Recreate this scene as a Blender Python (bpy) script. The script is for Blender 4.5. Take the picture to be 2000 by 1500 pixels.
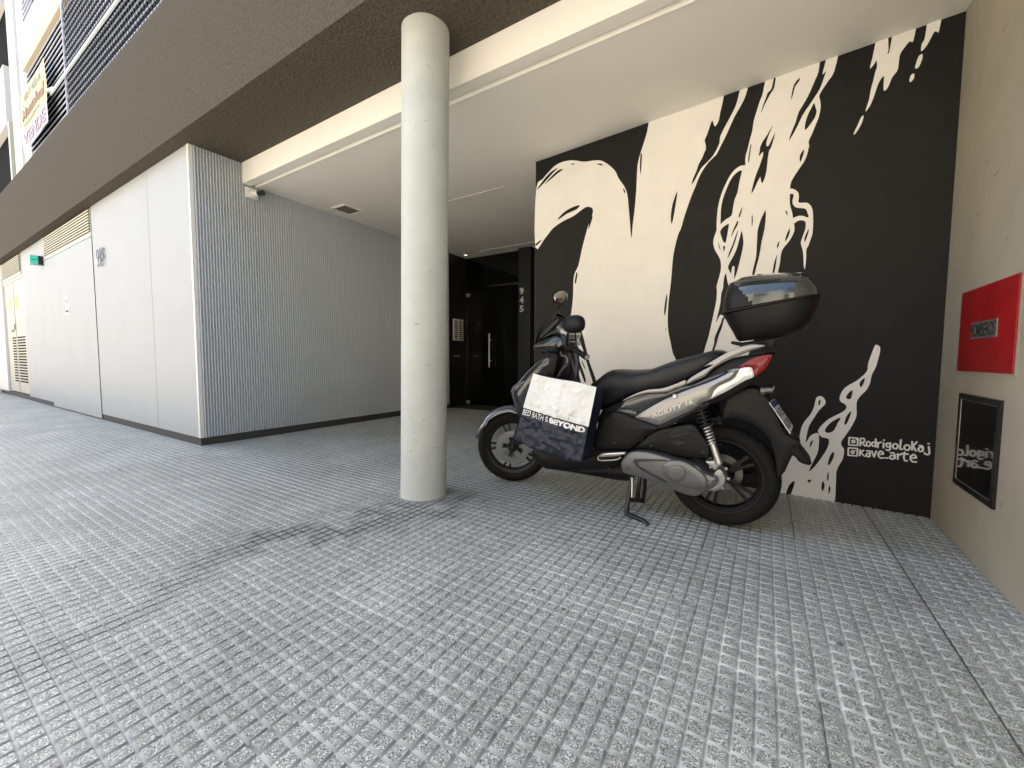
import bpy, bmesh, math, random
import numpy as np
from mathutils import Vector, Matrix, noise
random.seed(4)
C = bpy.context.scene
for o in list(bpy.data.objects): bpy.data.objects.remove(o)
DATA = {'bag_front': [(-1.2606, 2.27, 0.8585), (-0.8359, 2.27, 0.7841), (-0.9239, 2.27, 0.3212), (-1.4083, 2.27, 0.4168)],
 'bag_strap': [[(-0.9942, 2.33, 1.011), (-0.9846, 2.33, 0.9206), (-0.9892, 2.33, 0.8259)], [(-1.0503, 2.33, 0.9199), (-1.0875, 2.33, 0.8732), (-1.1124, 2.33, 0.8299)], [(-1.1468, 2.45, 1.1131), (-1.0641, 2.45, 0.9321), (-1.0188, 2.45, 0.7738)]],
 'bag_text': [(-1.3496, 2.266, 0.6075), (-0.8975, 2.266, 0.5298), (-0.9054, 2.266, 0.498), (-1.352, 2.266, 0.5763)],
 'bag_white': [(-1.2595, 2.268, 0.8585), (-0.8351, 2.268, 0.7842), (-0.879, 2.268, 0.5446), (-1.3307, 2.268, 0.6302)],
 'cam': {'R': [[0.8473083539363726, 0.5310791312678829, 0.0048486783132708836], [-0.03753221777680116, 0.05076900072666028, 0.9980049304457225], [-0.5297734289093684, 0.8457998964867324, -0.06294957604816158]], 'f': 792.2785548677414},
 'chalk_path': [(-0.2018, 1.266), (-0.1552, 1.2627), (-0.1065, 1.26), (-0.0575, 1.2589), (-0.0094, 1.2548), (-0.4939, 2.1058)],
 'hand_lettering': [[(0.4802, 0.4423), (0.5238, 0.4433), (0.5247, 0.3956), (0.4811, 0.3931), (0.4802, 0.4423)], [(0.5093, 0.4199), (0.5083, 0.4146), (0.5051, 0.411), (0.501, 0.4104), (0.4975, 0.4132), (0.496, 0.4182), (0.4971, 0.4235), (0.5003, 0.4271), (0.5044, 0.4276), (0.5078, 0.4249), (0.5093, 0.4199)], [(0.5158, 0.4349), (0.5179, 0.4338)], [(0.4794, 0.3741), (0.5256, 0.3755), (0.5252, 0.3265), (0.4802, 0.3247), (0.4794, 0.3741)], [(0.5091, 0.3501), (0.508, 0.3448), (0.5049, 0.3411), (0.5007, 0.3405), (0.4973, 0.3432), (0.4958, 0.3482), (0.4968, 0.3535), (0.5, 0.3572), (0.5041, 0.3578), (0.5076, 0.3551), (0.5091, 0.3501)], [(0.5165, 0.3624), (0.518, 0.3616)], [(0.5374, 0.394), (0.5364, 0.4442)], [(0.5364, 0.4435), (0.5527, 0.4462), (0.5582, 0.4336), (0.5538, 0.4213), (0.5402, 0.4162)], [(0.544, 0.4167), (0.5625, 0.3957)], [(0.5865, 0.414), (0.5858, 0.407), (0.5833, 0.4011), (0.5795, 0.3975), (0.5751, 0.3969), (0.571, 0.3994), (0.568, 0.4046), (0.5667, 0.4113), (0.5674, 0.4184), (0.5699, 0.4243), (0.5737, 0.4279), (0.5781, 0.4284), (0.5822, 0.4259), (0.5852, 0.4207), (0.5865, 0.414)], [(0.6112, 0.4156), (0.6106, 0.4095), (0.6084, 0.4044), (0.605, 0.4012), (0.6011, 0.4007), (0.5974, 0.4029), (0.5948, 0.4074), (0.5936, 0.4133), (0.5942, 0.4194), (0.5965, 0.4245), (0.5999, 0.4277), (0.6038, 0.4282), (0.6074, 0.426), (0.61, 0.4215), (0.6112, 0.4156)], [(0.6106, 0.4502), (0.613, 0.3977)], [(0.6212, 0.4301), (0.6229, 0.3941)], [(0.6218, 0.417), (0.6297, 0.4296), (0.6392, 0.4325)], [(0.6489, 0.4305), (0.6481, 0.396)], [(0.6458, 0.4464), (0.6518, 0.4466)], [(0.6792, 0.4192), (0.6785, 0.4138), (0.6761, 0.4091), (0.6724, 0.4062), (0.6682, 0.4057), (0.6643, 0.4075), (0.6615, 0.4114), (0.6603, 0.4167), (0.661, 0.4221), (0.6634, 0.4268), (0.6671, 0.4296), (0.6713, 0.4302), (0.6752, 0.4283), (0.678, 0.4244), (0.6792, 0.4192)], [(0.6797, 0.4345), (0.6804, 0.394), (0.6738, 0.3833), (0.6605, 0.3879)], [(0.7145, 0.4166), (0.7136, 0.4095), (0.7107, 0.4034), (0.7062, 0.3997), (0.701, 0.399), (0.6962, 0.4014), (0.6927, 0.4066), (0.6912, 0.4134), (0.6921, 0.4205), (0.695, 0.4266), (0.6996, 0.4303), (0.7047, 0.431), (0.7095, 0.4285), (0.713, 0.4234), (0.7145, 0.4166)], [(0.7263, 0.4599), (0.7245, 0.4003), (0.7372, 0.4005)], [(0.7684, 0.416), (0.7675, 0.4087), (0.7643, 0.4025), (0.7595, 0.3986), (0.754, 0.3978), (0.7488, 0.4003), (0.7451, 0.4056), (0.7435, 0.4126), (0.7444, 0.4199), (0.7476, 0.4261), (0.7524, 0.43), (0.758, 0.4307), (0.7631, 0.4282), (0.7668, 0.423), (0.7684, 0.416)], [(0.7766, 0.4552), (0.7792, 0.4017)], [(0.7978, 0.4564), (0.7804, 0.424)], [(0.7825, 0.4275), (0.7962, 0.3978)], [(0.8254, 0.413), (0.8247, 0.4072), (0.8222, 0.4022), (0.8184, 0.3991), (0.814, 0.3985), (0.8099, 0.4004), (0.8069, 0.4046), (0.8056, 0.4102), (0.8064, 0.416), (0.8089, 0.421), (0.8127, 0.4241), (0.8171, 0.4247), (0.8212, 0.4227), (0.8242, 0.4185), (0.8254, 0.413)], [(0.8078, 0.4341), (0.8211, 0.4343), (0.8255, 0.424), (0.8253, 0.402)], [(0.8496, 0.4335), (0.8542, 0.3921), (0.8477, 0.3833), (0.8367, 0.3848), (0.8329, 0.3937)], [(0.8443, 0.4515), (0.851, 0.4493)], [(0.5385, 0.3706), (0.5377, 0.33)], [(0.5561, 0.3697), (0.5394, 0.3488)], [(0.5419, 0.3509), (0.563, 0.3289)], [(0.5875, 0.3426), (0.5868, 0.3376), (0.5845, 0.3333), (0.5811, 0.3306), (0.5771, 0.33), (0.5735, 0.3316), (0.5708, 0.3352), (0.5697, 0.3399), (0.5704, 0.345), (0.5727, 0.3493), (0.5761, 0.352), (0.5801, 0.3525), (0.5838, 0.3509), (0.5864, 0.3473), (0.5875, 0.3426)], [(0.5688, 0.3665), (0.5836, 0.3687), (0.5879, 0.356), (0.5865, 0.3308)], [(0.5946, 0.3703), (0.6074, 0.3323), (0.6165, 0.3734)], [(0.626, 0.3527), (0.6504, 0.357), (0.6481, 0.3698), (0.6371, 0.3754), (0.6261, 0.3616), (0.6278, 0.3404), (0.6392, 0.3296), (0.6534, 0.3345)], [(0.6593, 0.3354), (0.6748, 0.3362)],
                    [(0.7029, 0.346), (0.702, 0.3408), (0.6992, 0.3363), (0.6951, 0.3334), (0.6903, 0.3327), (0.6858, 0.3342), (0.6827, 0.3378), (0.6814, 0.3427), (0.6822, 0.3479), (0.685, 0.3524), (0.6892, 0.3553), (0.694, 0.3561), (0.6984, 0.3545), (0.7016, 0.3509), (0.7029, 0.346)], [(0.6815, 0.3698), (0.6966, 0.3736), (0.7038, 0.3617), (0.7049, 0.3376)], [(0.7155, 0.3699), (0.7183, 0.3348)], [(0.7174, 0.3541), (0.7249, 0.3675), (0.7353, 0.3681)], [(0.7471, 0.3843), (0.7441, 0.3517), (0.7501, 0.3309), (0.761, 0.332)], [(0.7338, 0.3743), (0.7636, 0.3739)], [(0.7736, 0.3531), (0.7983, 0.3553), (0.7958, 0.3692), (0.786, 0.3766), (0.7743, 0.3621), (0.7741, 0.3436), (0.7838, 0.3299), (0.8017, 0.3315)]],
 'mural_angle': -0.09624058691546308,
 'mural_y0': 3.45788138368452,
 'paint_black': [[(-0.3248, 2.96), (-0.3321, 2.96), (-0.3553, 2.8338), (-0.3649, 2.7902), (-0.3715, 2.7395), (-0.3899, 2.7042), (-0.4041, 2.7089), (-0.4179, 2.7523), (-0.4352, 2.7073), (-0.4508, 2.6583), (-0.467, 2.6212), (-0.457, 2.5818), (-0.458, 2.5215), (-0.4589, 2.5491), (-0.4804, 2.4946), (-0.5055, 2.4527), (-0.5189, 2.4072), (-0.5412, 2.3574), (-0.5519, 2.3134), (-0.5288, 2.3417), (-0.5035, 2.3907), (-0.4782, 2.4268), (-0.4386, 2.4584), (-0.3999, 2.4955), (-0.363, 2.568), (-0.359, 2.6171), (-0.3178, 2.6978), (-0.2771, 2.771), (-0.2528, 2.8371), (-0.2403, 2.96)], [(-1.9217, 2.6591), (-1.8282, 2.7224), (-1.7597, 2.7519), (-1.7145, 2.7454), (-1.7821, 2.7198), (-1.8627, 2.6831)], [(-2.0184, 2.6237), (-1.9461, 2.6946), (-1.852, 2.7576), (-1.7714, 2.7741), (-1.8285, 2.7417), (-1.9219, 2.6787)], [(-1.6267, 2.7736), (-1.5875, 2.759), (-1.6156, 2.7594)], [(-1.3685, 2.6997), (-1.3245, 2.6874), (-1.3045, 2.6677), (-1.3342, 2.6777)], [(-1.7715, 2.2851), (-1.7086, 2.3395), (-1.6202, 2.3681), (-1.5297, 2.3745), (-1.5655, 2.3413), (-1.6636, 2.3244)], [(-1.1126, 2.4223), (-1.0955, 2.401), (-1.0949, 2.375), (-1.1064, 2.395)], [(-0.9658, 2.6623), (-0.9535, 2.6587), (-0.9562, 2.5597), (-0.9616, 2.4977), (-0.9685, 2.563)], [(-0.6575, 2.2905), (-0.6673, 2.1938), (-0.6805, 2.1003), (-0.6947, 2.0385), (-0.703, 2.1049), (-0.6913, 2.1991)], [(-1.4064, 2.2489), (-1.3999, 2.2294), (-1.4352, 2.1355), (-1.4302, 2.1988)], [(-1.5558, 1.7616), (-1.5446, 1.7412), (-1.5606, 1.6574), (-1.5718, 1.6777)], [(-0.7195, 1.4846), (-0.7132, 1.4342), (-0.7261, 1.3101), (-0.7356, 1.3525)], [(-0.72, 1.2092), (-0.7146, 1.1922), (-0.7193, 1.184)], [(-2.0253, 2.0978), (-1.964, 2.1278), (-1.9541, 2.1221), (-2.0127, 2.0816)], [(-1.5492, 1.2168), (-1.4924, 1.2057), (-1.4438, 1.0528), (-1.4018, 0.9103), (-1.3266, 0.7312), (-1.3487, 0.6806), (-1.3734, 0.7507), (-1.4313, 0.9099), (-1.4733, 1.0352), (-1.5236, 1.1439)], [(-1.5371, 0.9814), (-1.4698, 0.8375), (-1.4383, 0.7483), (-1.4519, 0.7298), (-1.5001, 0.8368), (-1.5404, 0.936)], [(-1.4816, 0.9364), (-1.4462, 0.856), (-1.4542, 0.8594), (-1.4791, 0.9094)], [(-0.2884, 1.5992), (-0.2735, 1.5336), (-0.2524, 1.4341), (-0.2927, 1.3148), (-0.3198, 1.2825), (-0.3408, 1.2295), (-0.3324, 1.2864), (-0.3218, 1.3415), (-0.3149, 1.3904), (-0.3129, 1.4457), (-0.3014, 1.4876), (-0.3002, 1.5365)], [(-0.2804, 1.2832), (-0.2902, 1.2406), (-0.2998, 1.1915), (-0.3204, 1.1301), (-0.3301, 1.0803), (-0.3455, 1.0239), (-0.3548, 0.9545), (-0.3693, 0.9544), (-0.3628, 1.0209), (-0.3498, 1.0681), (-0.3484, 1.1121), (-0.3328, 1.1617), (-0.3067, 1.2291), (-0.2993, 1.2597)], [(0.2332, 2.96), (0.2805, 2.96), (0.2689, 2.96), (0.2414, 2.8306), (0.2462, 2.8184), (0.2585, 2.8287), (0.2475, 2.787), (0.2325, 2.7362), (0.2084, 2.6935), (0.1753, 2.6428), (0.1418, 2.5913), (0.1171, 2.5303), (0.0742, 2.4496), (0.086, 2.5028), (0.1067, 2.5605), (0.1223, 2.6246), (0.156, 2.6815), (0.1804, 2.7354), (0.204, 2.7992), (0.2194, 2.8447)], [(0.2036, 2.651), (0.2112, 2.6247), (0.2192, 2.5906), (0.2099, 2.552), (0.1892, 2.5222), (0.1638, 2.4909), (0.1601, 2.5266), (0.1712, 2.5811), (0.1894, 2.622)], [(0.1179, 2.8464), (0.1143, 2.8241), (0.0948, 2.7999), (0.0852, 2.7556), (0.0752, 2.7165), (0.0779, 2.7637), (0.0855, 2.8035), (0.0961, 2.826)], [(-0.0428, 2.96), (-0.0164, 2.96), (-0.0157, 2.96), (-0.0262, 2.8413), (-0.0443, 2.8099), (-0.0671, 2.7688), (-0.0854, 2.7311), (-0.0989, 2.6941), (-0.0906, 2.7386), (-0.075, 2.7828), (-0.064, 2.8173), (-0.0407, 2.8414), (-0.027, 2.96)],
                 [(-0.0284, 2.584), (-0.037, 2.5536), (-0.0546, 2.5037), (-0.0606, 2.4665), (-0.0501, 2.4493), (-0.0362, 2.4701), (-0.0094, 2.5309), (-0.0174, 2.4865), (-0.0322, 2.43), (-0.0393, 2.4237), (-0.0469, 2.3645), (-0.0514, 2.2872), (-0.0617, 2.2335), (-0.0755, 2.2031), (-0.0841, 2.2308), (-0.0874, 2.2515), (-0.1039, 2.2216), (-0.1201, 2.1799), (-0.1394, 2.1472), (-0.1313, 2.2056), (-0.1158, 2.2703), (-0.0975, 2.3223), (-0.0819, 2.3745), (-0.0757, 2.4065), (-0.0812, 2.4222), (-0.1028, 2.3975), (-0.0969, 2.441), (-0.0975, 2.4552), (-0.0815, 2.4953), (-0.058, 2.5271)], [(-0.152, 2.4916), (-0.1577, 2.4362), (-0.163, 2.369), (-0.168, 2.3934), (-0.1633, 2.4493), (-0.1572, 2.4932)], [(0.16, 2.3642), (0.1607, 2.348), (0.1531, 2.3127), (0.1427, 2.2887), (0.1389, 2.3275), (0.1493, 2.3513)], [(-0.1938, 2.0666), (-0.198, 2.0352), (-0.2098, 1.9936), (-0.2155, 2.0036), (-0.206, 2.0369)], [(-0.129, 2.0033), (-0.1232, 1.9557), (-0.1267, 1.91), (-0.131, 1.9573)], [(-0.2788, 1.9597), (-0.2827, 1.9155), (-0.2892, 1.8626), (-0.2962, 1.8276), (-0.3103, 1.833), (-0.3257, 1.875), (-0.3354, 1.9131), (-0.3195, 1.9405), (-0.2978, 1.9544)], [(-0.2057, 2.3259), (-0.2123, 2.2899), (-0.2211, 2.2397), (-0.2296, 2.1773), (-0.2466, 2.1283), (-0.2554, 2.0711), (-0.2628, 2.0192), (-0.2939, 2.0016), (-0.321, 1.983), (-0.3345, 1.9705), (-0.3351, 2.022), (-0.3355, 2.0824), (-0.3265, 2.1465), (-0.309, 2.2022), (-0.2864, 2.262), (-0.2608, 2.3026), (-0.2295, 2.3265)], [(-0.2169, 1.9685), (-0.2212, 1.9397), (-0.2414, 1.902), (-0.2616, 1.8578), (-0.2521, 1.898), (-0.2372, 1.9369), (-0.2249, 1.9671)], [(-0.2162, 1.9033), (-0.2228, 1.8629), (-0.2355, 1.8115), (-0.2527, 1.7604), (-0.2782, 1.704), (-0.2688, 1.7509), (-0.2487, 1.8018), (-0.2343, 1.8531)], [(-0.312, 1.8), (-0.298, 1.7977), (-0.3051, 1.7625)], [(-0.347, 1.8422), (-0.3375, 1.8102), (-0.328, 1.7782), (-0.3399, 1.7984)], [(0.0715, 1.9838), (0.0814, 1.9706), (0.0871, 1.9472), (0.0745, 1.9665)], [(0.1024, 1.8556), (0.1014, 1.8225), (0.0909, 1.791), (0.0775, 1.7709), (0.0831, 1.809), (0.0936, 1.8406)], [(0.0436, 1.7822), (0.0422, 1.7543), (0.0358, 1.7327), (0.0313, 1.7504)], [(0.0352, 1.6875), (0.0318, 1.6483), (0.0249, 1.5752), (0.0094, 1.5313), (0.0162, 1.6106), (0.0243, 1.655)], [(0.096, 2.0876), (0.1145, 2.0788), (0.109, 2.0417), (0.1111, 2.0127), (0.0987, 2.0193)], [(0.2085, 1.8358), (0.2056, 1.7983), (0.1897, 1.7466), (0.1883, 1.7796), (0.2004, 1.8156)], [(-0.0459, 2.0116), (-0.0442, 1.9401), (-0.0504, 1.867), (-0.0628, 1.7945), (-0.069, 1.732), (-0.0784, 1.6696), (-0.085, 1.6414), (-0.0977, 1.57), (-0.1065, 1.527), (-0.1169, 1.5282), (-0.1133, 1.5719), (-0.1049, 1.6266), (-0.0942, 1.6835), (-0.0916, 1.7529), (-0.0912, 1.8108), (-0.0908, 1.8686), (-0.0847, 1.9078), (-0.0714, 1.9569), (-0.0575, 1.9884)], [(-0.1929, 1.8931), (-0.1817, 1.8439), (-0.1778, 1.7961), (-0.1848, 1.7381), (-0.1892, 1.715), (-0.1983, 1.6687), (-0.2096, 1.6105), (-0.2249, 1.5553), (-0.2296, 1.5649), (-0.2294, 1.637), (-0.2406, 1.6445), (-0.2481, 1.6274), (-0.2513, 1.5916), (-0.2642, 1.6174), (-0.2732, 1.6398), (-0.2608, 1.6774), (-0.2403, 1.7166), (-0.2205, 1.7674), (-0.2112, 1.8075), (-0.1997, 1.8589)], [(0.5526, 2.96), (0.5786, 2.96), (0.5777, 2.96), (0.5649, 2.8389), (0.562, 2.8145), (0.5543, 2.8101), (0.559, 2.8363), (0.5497, 2.96)], [(0.5409, 0.834), (0.5344, 0.7961), (0.5216, 0.7751), (0.5165, 0.8026), (0.5276, 0.8248)], [(0.4834, 0.7557), (0.4775, 0.6978), (0.4535, 0.7), (0.4592, 0.7263)], [(0.4315, 0.5712), (0.4159, 0.5283), (0.4003, 0.4811), (0.3744, 0.4614), (0.3531, 0.4681), (0.3608, 0.4997), (0.3861, 0.5366)], [(0.4828, 0.6168), (0.4771, 0.5792), (0.4621, 0.5293), (0.4518, 0.5282), (0.4575, 0.5699), (0.4704, 0.6009)], [(0.2916, 0.4026), (0.2865, 0.3746), (0.2751, 0.348), (0.2769, 0.3812)], [(0.3151, 0.6796), (0.3213, 0.6762), (0.3182, 0.6491), (0.3112, 0.6425), (0.3097, 0.6639)], [(0.4064, 0.3372), (0.4051, 0.2988), (0.392, 0.2584), (0.3778, 0.2406), (0.3821, 0.2799), (0.3924, 0.3198)],
                 [(0.3814, 0.1987), (0.387, 0.165), (0.3824, 0.1331), (0.3772, 0.1554)], [(0.3552, 0.1319), (0.3675, 0.0992), (0.3583, 0.0583), (0.35, 0.0801)], [(0.3926, 0.1042), (0.3995, 0.0823), (0.3921, 0.0459), (0.388, 0.0722)], [(0.272, 0.1184), (0.2938, 0.1241), (0.2821, 0.1021)], [(0.1976, 0.0995), (0.197, 0.0654), (0.1755, -0.02), (0.1632, -0.02), (0.1499, -0.02), (0.1677, 0.0596)]],
 'paint_white': [[(-2.0235, 2.6349), (-1.9463, 2.7143), (-1.8755, 2.7639), (-1.8062, 2.8028), (-1.7156, 2.8154), (-1.6054, 2.7973), (-1.4984, 2.7542), (-1.3752, 2.7319), (-1.2953, 2.6969), (-1.197, 2.5998), (-1.1575, 2.52), (-1.1094, 2.4474), (-1.0765, 2.3707), (-1.0589, 2.2466), (-1.0473, 2.141), (-1.029, 1.9826), (-1.0193, 2.1012), (-1.0046, 2.2348), (-0.9945, 2.4019), (-0.9911, 2.5525), (-0.979, 2.6328), (-0.9386, 2.7535), (-0.9148, 2.8281), (-0.8828, 2.96), (-0.7674, 2.96), (-0.5359, 2.96), (-0.2898, 2.96), (-0.1784, 2.96), (-0.1745, 2.96), (-0.2011, 2.8521), (-0.2252, 2.7984), (-0.2701, 2.7223), (-0.3151, 2.6208), (-0.346, 2.5598), (-0.3774, 2.4979), (-0.3882, 2.4861), (-0.4382, 2.4461), (-0.4772, 2.396), (-0.5022, 2.3473), (-0.5214, 2.2965), (-0.5493, 2.2286), (-0.5717, 2.1647), (-0.5997, 2.0758), (-0.622, 1.9909), (-0.6441, 1.9404), (-0.6754, 1.7877), (-0.6867, 1.5865), (-0.7038, 1.3874), (-0.702, 1.2161), (-0.6806, 1.1061), (-0.6547, 0.9965), (-0.6305, 0.942), (-0.6023, 0.7904), (-0.611, 0.5381), (-0.6197, 0.2827), (-0.5986, 0.1149), (-0.6187, -0.02), (-1.2382, -0.02), (-1.2826, 0.1018), (-1.338, 0.2871), (-1.4063, 0.5702), (-1.4667, 0.6568), (-1.5253, 0.7634), (-1.5729, 0.9084), (-1.5794, 1.0544), (-1.5942, 1.2003), (-1.6054, 1.3823), (-1.619, 1.3152), (-1.6046, 1.392), (-1.5891, 1.526), (-1.5869, 1.6602), (-1.5773, 1.7452), (-1.5353, 1.8252), (-1.5054, 1.9526), (-1.4756, 2.0596), (-1.4361, 2.1816), (-1.3967, 2.2743), (-1.4078, 2.3221), (-1.4598, 2.3425), (-1.5119, 2.3261), (-1.5971, 2.288), (-1.7074, 2.2628), (-1.8216, 2.217), (-1.9155, 2.1354), (-2.0326, 2.0706)], [(-0.06, 2.96), (-0.0621, 2.96), (-0.0757, 2.96), (-0.094, 2.8286), (-0.1118, 2.7741), (-0.1294, 2.7076), (-0.1427, 2.6559), (-0.1503, 2.5849), (-0.1635, 2.5265), (-0.1811, 2.4402), (-0.1816, 2.4548), (-0.1874, 2.3989), (-0.186, 2.361), (-0.2045, 2.3644), (-0.2307, 2.3589), (-0.262, 2.3381), (-0.2879, 2.3038), (-0.3109, 2.2563), (-0.3313, 2.2075), (-0.3488, 2.1456), (-0.3581, 2.0872), (-0.3617, 2.0274), (-0.3625, 1.9668), (-0.3613, 1.93), (-0.3766, 1.8778), (-0.3809, 1.8356), (-0.3678, 1.7844), (-0.3466, 1.7444), (-0.3284, 1.705), (-0.3211, 1.6552), (-0.325, 1.6067), (-0.3398, 1.5408), (-0.3471, 1.5046), (-0.343, 1.4671), (-0.3463, 1.393), (-0.3557, 1.3315), (-0.3701, 1.2448), (-0.3897, 1.1321), (-0.4106, 1.05), (-0.4261, 0.9798), (-0.4416, 0.9026), (-0.1839, 0.8433), (-0.0641, 1.1817), (0.0192, 1.4671), (0.0504, 1.606), (0.057, 1.6843), (0.0697, 1.7273), (0.1055, 1.7773), (0.1268, 1.829), (0.1278, 1.8619), (0.1188, 1.9132), (0.1126, 1.953), (0.0958, 2.0227), (0.0932, 2.0894), (0.0918, 2.1226), (0.099, 2.1756), (0.1334, 2.2373), (0.1674, 2.2925), (0.1831, 2.3467), (0.1863, 2.3988), (0.1891, 2.3635), (0.1848, 2.4126), (0.2007, 2.4551), (0.2163, 2.5026), (0.2317, 2.5497), (0.24, 2.6092), (0.236, 2.6521), (0.2301, 2.6906), (0.2499, 2.7295), (0.2738, 2.7664), (0.3012, 2.8113), (0.3279, 2.96), (0.3445, 2.96), (0.1652, 2.96)], [(0.088, 2.1247), (0.1153, 2.1169), (0.1394, 2.0893), (0.1453, 2.0553), (0.1444, 2.0228), (0.1697, 2.0144), (0.1971, 2.0056), (0.2209, 1.9681), (0.2283, 1.9182), (0.231, 1.8531), (0.2301, 1.7993), (0.2207, 1.7577), (0.209, 1.7162), (0.2008, 1.6956), (0.2022, 1.6408), (0.1987, 1.5699), (0.1917, 1.5873), (0.1833, 1.6819), (0.1723, 1.7276), (0.1689, 1.7556), (0.1827, 1.8079), (0.1902, 1.8446), (0.1886, 1.883), (0.1699, 1.8975), (0.147, 1.8993), (0.1268, 1.8868), (0.1124, 1.8979), (0.1117, 1.9174), (0.1412, 1.9306), (0.1687, 1.9277), (0.2033, 1.9098), (0.1975, 1.9408), (0.1851, 1.9704), (0.1574, 1.9818), (0.1295, 1.9933), (0.1123, 2.0191), (0.1088, 2.0473), (0.1145, 2.0788), (0.0892, 2.0947)],
                 [(0.5118, 2.96), (0.5054, 2.96), (0.4869, 2.8209), (0.4774, 2.7576), (0.4971, 2.7773), (0.5066, 2.7942), (0.5105, 2.7534), (0.5036, 2.7248), (0.4974, 2.68), (0.4875, 2.6259), (0.4817, 2.5698), (0.4679, 2.5055), (0.4877, 2.5304), (0.5023, 2.5727), (0.5127, 2.6163), (0.5232, 2.6542), (0.5381, 2.6822), (0.5462, 2.6815), (0.5461, 2.64), (0.5502, 2.5967), (0.5693, 2.6154), (0.583, 2.6616), (0.6051, 2.6938), (0.6091, 2.733), (0.6126, 2.7824), (0.6303, 2.8152), (0.652, 2.8408), (0.6673, 2.8364), (0.6844, 2.96), (0.7161, 2.96), (0.6222, 2.96)], [(0.7234, 2.96), (0.7918, 2.96), (0.786, 2.96), (0.7732, 2.8447), (0.7662, 2.8406), (0.7551, 2.8482), (0.742, 2.82), (0.7256, 2.7831), (0.7046, 2.7617), (0.7044, 2.8024), (0.7159, 2.8318), (0.7233, 2.96)], [(0.7092, 2.7433), (0.7105, 2.7154), (0.6976, 2.676), (0.6827, 2.6746), (0.6851, 2.7012), (0.6946, 2.7371)], [(0.6804, 2.6429), (0.6797, 2.618), (0.6672, 2.6038), (0.6612, 2.6102), (0.6638, 2.6345), (0.6708, 2.6458)], [(0.4606, 2.4813), (0.4539, 2.4406), (0.4345, 2.3984), (0.4202, 2.3802), (0.4175, 2.393), (0.433, 2.4314), (0.4481, 2.4748)], [(0.5825, 1.0464), (0.6015, 1.0369), (0.6053, 1.0121), (0.5996, 0.9626), (0.589, 0.9056), (0.5725, 0.8552), (0.5667, 0.8046), (0.5524, 0.7606), (0.5267, 0.7229), (0.509, 0.6851), (0.5081, 0.641), (0.5104, 0.5896), (0.491, 0.5211), (0.4599, 0.4504), (0.4414, 0.4104), (0.4456, 0.3807), (0.4581, 0.3598), (0.4549, 0.2989), (0.4341, 0.2424), (0.4244, 0.1948), (0.4254, 0.103), (0.4119, -0.02), (0.2738, -0.02), (0.1571, -0.02), (0.0825, -0.02), (0.0335, -0.02), (0.0595, 0.0549), (0.089, 0.0936), (0.1238, 0.1575), (0.1481, 0.2186), (0.1723, 0.275), (0.2295, 0.3035), (0.2206, 0.3658), (0.2038, 0.3835), (0.2151, 0.4207), (0.2224, 0.4769), (0.2395, 0.5259), (0.2689, 0.5756), (0.2855, 0.6235), (0.2928, 0.6704), (0.3009, 0.6979), (0.325, 0.7048), (0.3453, 0.6816), (0.3453, 0.6511), (0.3168, 0.6106), (0.2942, 0.5623), (0.2659, 0.4973), (0.2559, 0.4335), (0.2519, 0.3779), (0.275, 0.4279), (0.305, 0.451), (0.3208, 0.4412), (0.324, 0.3641), (0.3171, 0.3086), (0.2951, 0.2426), (0.2776, 0.1805), (0.3084, 0.2212), (0.3425, 0.2891), (0.3699, 0.355), (0.3763, 0.4172), (0.3366, 0.4277), (0.3171, 0.4563), (0.3219, 0.4878), (0.3618, 0.5457), (0.4019, 0.5798), (0.4414, 0.6096), (0.4574, 0.637), (0.4507, 0.6588), (0.4239, 0.6794), (0.4223, 0.7167), (0.4459, 0.7701), (0.5003, 0.8165), (0.5472, 0.8761), (0.5528, 0.9337), (0.5731, 1.0195)]],
 'scooter': {'airbox': [0.13, [(0.4671, 0.4209), (0.4297, 0.4501), (0.3444, 0.5354), (0.2373, 0.5697), (0.1474, 0.5948), (0.1151, 0.5851), (0.0824, 0.544), (0.0469, 0.4847), (0.0402, 0.4411), (0.0565, 0.4121), (0.1316, 0.3992), (0.2347, 0.411), (0.3235, 0.4225), (0.4092, 0.418)]],
             'airbox_bolts': [(0.2683, 0.5431), (0.1394, 0.5735), (0.0715, 0.4418), (0.3541, 0.4468), (0.4132, 0.337)],
             'airbox_cuts': [[(0.269, 0.511), (0.196, 0.5388), (0.1082, 0.5611), (0.172, 0.535), (0.2319, 0.5119)], [(0.2626, 0.5018), (0.2073, 0.4952), (0.1536, 0.5016), (0.1947, 0.4706), (0.2314, 0.4791), (0.2193, 0.4905)], [(0.1706, 0.4607), (0.0951, 0.4896), (0.1236, 0.47), (0.1587, 0.4609)]],
             'apron_panel': [0.16, [(1.036, 0.9681), (1.0106, 0.93), (1.0709, 0.8259), (1.1641, 0.7166), (1.2296, 0.6045), (1.2797, 0.5387), (1.3177, 0.6395), (1.3369, 0.7185), (1.2893, 0.7782), (1.2074, 0.8616), (1.1136, 0.9354)]],
             'bar': [(1.0104, 0.0, 1.0242), (0.9047, 0.1, 1.0382), (0.8218, 0.2, 1.0281)],
             'belly_pan': [0.1, [(1.1017, 0.1788), (0.8643, 0.2234), (0.5235, 0.3143), (0.4747, 0.23), (0.5106, 0.1868), (0.6485, 0.1812), (0.9219, 0.1806)]],
             'belly_rod': [(0.8582, 0.13, 0.2247), (0.7019, 0.15, 0.26), (0.6072, 0.15, 0.2705)],
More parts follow.
